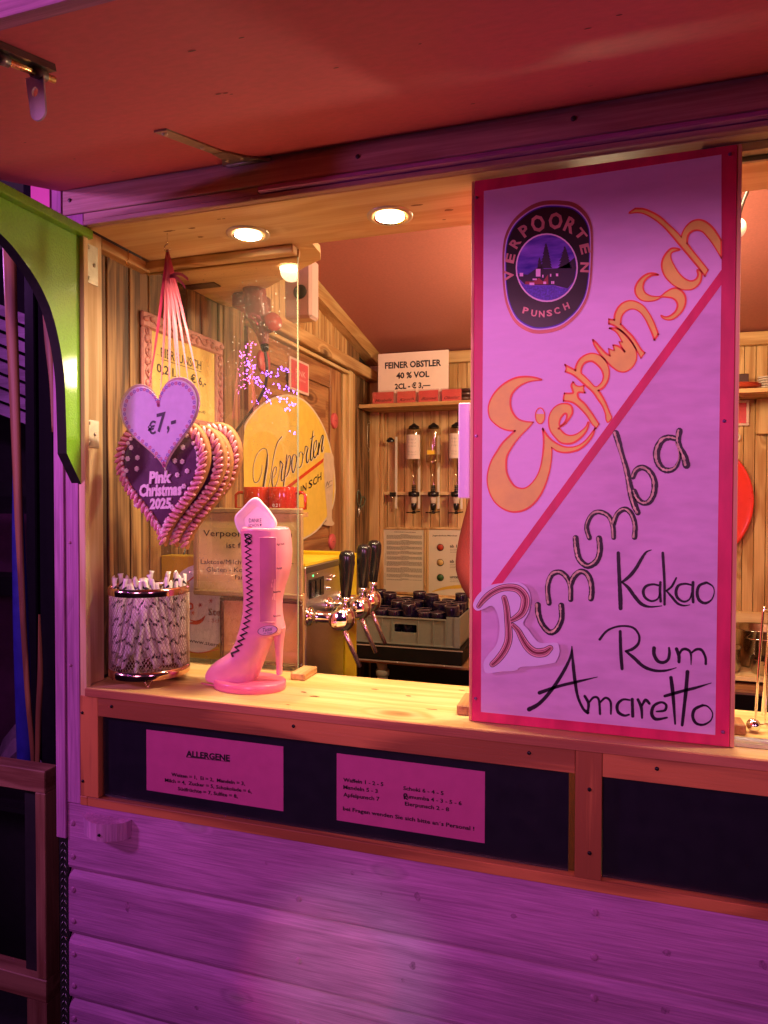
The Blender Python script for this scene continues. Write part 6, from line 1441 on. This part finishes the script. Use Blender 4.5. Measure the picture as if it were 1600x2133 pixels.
# ================================================================== LEFT: NEIGHBOURING DARK CORNER
nb = thing('neighbour_stall', 'dark neighbouring stall wall with purple-lit slatted shutters at the left edge', 'stall', (-.9, 1.0, 0))
dkw = paint('dark_wall', (.03, .018, .03), .7, .2)
link('back_wall', bxo(-2.6, -.35, 1.30, 1.33, 0, 2.75), dkw, nb)
plum = paint('plum_panel', (.22, .07, .15), .6, .15, .1, 20)
link('pale_panel', bxo(-1.6, -.40, 1.25, 1.29, .3, 1.52), plum, nb)
YS = 1.1
def L1(x, y, Y=YS): return at(x, y, 'Y', Y)
for k in range(8):          # slatted shutter
    y_ = 640+k*29.5
    a_ = L1(-60, y_-45); c_ = L1(72, y_+52*.55)
    b = bm_new(); pts_ = [L1(-80, y_-36), L1(72, y_+22), L1(72, y_+44), L1(-80, y_-14)]
    A_ = [b.verts.new(p) for p in pts_]; B_ = [b.verts.new(p+Vector((0, .02, 0))) for p in pts_]
    b.faces.new(A_); b.faces.new(B_)
    for j in range(4): b.faces.new((A_[j], A_[(j+1) % 4], B_[(j+1) % 4], B_[j]))
    link('shutter_slat', b, wood('slat_wood', (.80, .50, .75), (.5, .3, .45), 'X', .6, .4, .2, ring=.4), nb)
link('dark_beam', bxo(-2.2, -.50, 1.05, 1.2, 1.18, 1.26), black_mt, nb)
link('dark_beam', bxo(-2.2, -.45, 1.02, 1.09, 1.60, 1.66), black_mt, nb)
b = bm_new(); link('pink_panel', bxo(at(64, 400, 'Y', .10).x, at(103, 400, 'Y', .10).x, .10, .12, 2.17, 2.60), paint('magenta_wall', (.75, .12, .4), .6), nb)
# black posts
for xa, xb, Y, lab in ((52, 74, .55, 'black round post at the left, the one further from the hatch'), (80, 112, .42, 'black square post beside the purple corner board')):
    a_, c_ = at(xa, 1000, 'Y', Y).x, at(xb, 1000, 'Y', Y).x
    o = link('black_post', bxo(a_, c_, Y, Y+.06, 0, 2.6, bev=.004), paint('gloss_black', (.006, .005, .008), .8, .3, spec=.08), loc=(a_, Y, 0)); tag(o, lab, 'post')
# brown curtain-like straps and blue tube
def strap(pts, wds, Y, mat, lab, name='brown_strap'):
    b = bm_new(); P = [at(x, y, 'Y', Y) for x, y in pts]; rs = []
    for p, w2 in zip(P, wds): 
        r_ = w2*.66/F*(np.linalg.norm(np.array(p)-CAM)); rs.append(r_)
    C = catmull([(*p, r_) for p, r_ in zip(P, rs)], 5)
    tube(b, [c[:3] for c in C], [c[3] for c in C], 12)
    for v in b.verts: v.co.y = Y+(v.co.y-Y)*.45
    o = link(name, b, mat, loc=tuple(P[0])); tag(o, lab, 'strap' if 'strap' in name else 'hose'); return o
brn = wood('brown_strap_mat', (.36, .17, .05), (.18, .065, .02), 'Z', .55, .5, 0, ring=.9)
strap([(18,440),(22,600),(28,760),(33,900),(38,1050),(44,1200),(50,1320),(58,1450),(66,1540),(70,1610)], [22,20,18,16,14,11,10,9,8,6], .32, brn, 'long red-brown fabric strap hanging at the left edge')
strap([(90,560),(96,640),(103,720),(108,800),(110,900)], [6,12,14,8,3], .30, brn, 'short red-brown strap end beside the green arch board')
strap([(82,1280),(84,1400),(80,1500),(78,1610)], [3,9,9,7], .36, brn, 'thin red-brown strap hanging between the black posts')
strap([(34,900),(38,1100),(44,1300),(50,1500),(54,1612)], [10,20,26,26,26], .40, paint('blue_hose', (.02, .02, .24), .4, .15), 'dark blue hose hanging behind the red-brown strap', 'blue_hose')
# small wooden frame standing at the lower left
wf = thing('timber_trestle', 'reddish bare timber frame leaning at the bottom left corner', 'timber frame', (-.6, .1, .2))
YF = .12
a_ = lambda x, y: at(x, y, 'Y', YF)
wm = {ax: wood('frame_timber_'+ax, (.34, .16, .09), (.18, .06, .03), ax, .6, .4, .15, ring=.5) for ax in 'XZ'}
xr, xi = a_(94, 1700).x, a_(72, 1700).x
zt_, zi_, zb_, zbi = a_(94, 1608).z, a_(80, 1652).z, a_(94, 2090).z, a_(80, 2040).z
link('top_rail', bxo(-1.1, xr, YF, YF+.045, zi_, zt_, bev=.002), wm['X'], wf)
link('bottom_rail', bxo(-1.1, xr, YF, YF+.045, zb_, zbi, bev=.002), wm['X'], wf)
link('upright', bxo(xi, xr-.0005, YF+.001, YF+.045, zbi+.0005, zi_-.0005, bev=.002), wm['Z'], wf)
link('inner_panel', bxo(a_(38, 1700).x, xi-.001, YF+.02, YF+.03, zbi+.001, zi_-.001), paint('black_matt', 0), wf)
link('foot', bxo(xr-.06, xr, YF, YF+.045, 0, zb_-.001), wm['Z'], wf); link('foot', bxo(-1.1, -1.04, YF, YF+.045, 0, zb_-.001), wm['Z'], wf)
# pale crumpled sheet in the dark corner
b = bm_new()
N_ = 8
V = [[b.verts.new((-1.1+.50*i/N_, .55+.35*j/N_, .70+.06*math.sin(i*1.3+j)+.03*math.cos(j*2.1)-.05*j/N_)) for i in range(N_+1)] for j in range(N_+1)]
for j in range(N_):
    for i in range(N_): b.faces.new((V[j][i], V[j][i+1], V[j+1][i+1], V[j+1][i]))
bmesh.ops.solidify(b, geom=b.faces[:], thickness=.003)
o = link('crumpled_sheet', b, paint('sheet_pale', (.5, .32, .45), .5, .2), loc=(-1.0, .6, .7)); tag(o, 'crumpled pale sheet lying in the dark behind the timber frame', 'sheet')
for o_ in ():
    pass
# box supporting the sheet
o = link('dark_crate', bxo(-1.25, -.55, .50, .95, 0, .60, bev=.01), black_mt, loc=(-.9, .7, 0)); tag(o, 'black crate standing behind the timber frame at the lower left', 'crate')

# ================================================================== FAIRY LIGHTS ACROSS THE WAY (seen mirrored in the glass)
fl = thing('fairy_lights', 'string of small purple fairy lights across the way, mirrored in the glass screen', 'fairy lights', (0, -3, 2.4))
bm0 = bmesh.new(); bmesh.ops.create_icosphere(bm0, subdivisions=1, radius=.0062); bme = bpy.data.meshes.new('bulb'); bm0.to_mesh(bme); bm0.free(); bme.materials.append(emis('fairy_bulb', (.36, .10, 1), 55))
bmp = bme.copy(); bmp.materials.clear(); bmp.materials.append(emis('fairy_bulb_pink', (1, .15, .55), 30))
rg_ = random.Random(5)
def mirror_pt(x, y, Yb=-2.6):
    g_ = at(x, y, 'Y', GY); d_ = g_-Vector(CAM); d_.y = -d_.y; t_ = (Yb-GY)/d_.y; return g_+d_*t_
cF = (380, 560, 4.706); cF2 = (480, 800, 6.4); spots = []
for x0, y0, x1, y1, n in ((620,880,720,990,9),(640,1040,760,1140,14),(790,1000,940,1050,12),(930,990,1050,990,9),(780,1160,860,1210,8),(690,1300,740,1300,4),(800,1200,860,1320,9),(910,1150,1160,1230,20),(910,1260,1040,1290,8),(940,1440,1110,1320,12),(640,930,760,1140,14)):
    for k in range(n):
        t_ = (k+rg_.random()*.6)/n; spots.append((cF[0]+(x0+(x1-x0)*t_+rg_.uniform(-24, 24))/cF[2], cF[1]+(y0+(y1-y0)*t_+rg_.uniform(-30, 30))/cF[2], 0))
for x, y in ((790,625),(855,640),(905,670),(910,710),(715,650),(850,665)): spots.append((cF2[0]+x/cF2[2], cF2[1]+y/cF2[2], 0))
for k in range(60): u, v_ = rg_.random(), rg_.random(); spots.append((cF[0]+(560+170*u-.3*(v_*100))/cF[2], cF[1]+(760+480*v_-80*u)/cF[2], 1))
for x, y, pk_ in spots:
    p_ = mirror_pt(x, y, -2.6+rg_.uniform(-.2, .2)); o = bpy.data.objects.new('bulb', bmp if pk_ else bme); COL.objects.link(o); o.parent = fl; o.location = p_-Vector((0, -3, 2.4))
b = bm_new(); 
for k in range(3): 
    pts = [mirror_pt(*s_[:2]) for s_ in spots[k*20:k*20+20]]; tube(b, pts, .0006, 4)
link('light_cable', b, black_mt, fl)

# tidy custom helper property
for o in bpy.data.objects:
    if '_base' in o: del o['_base']
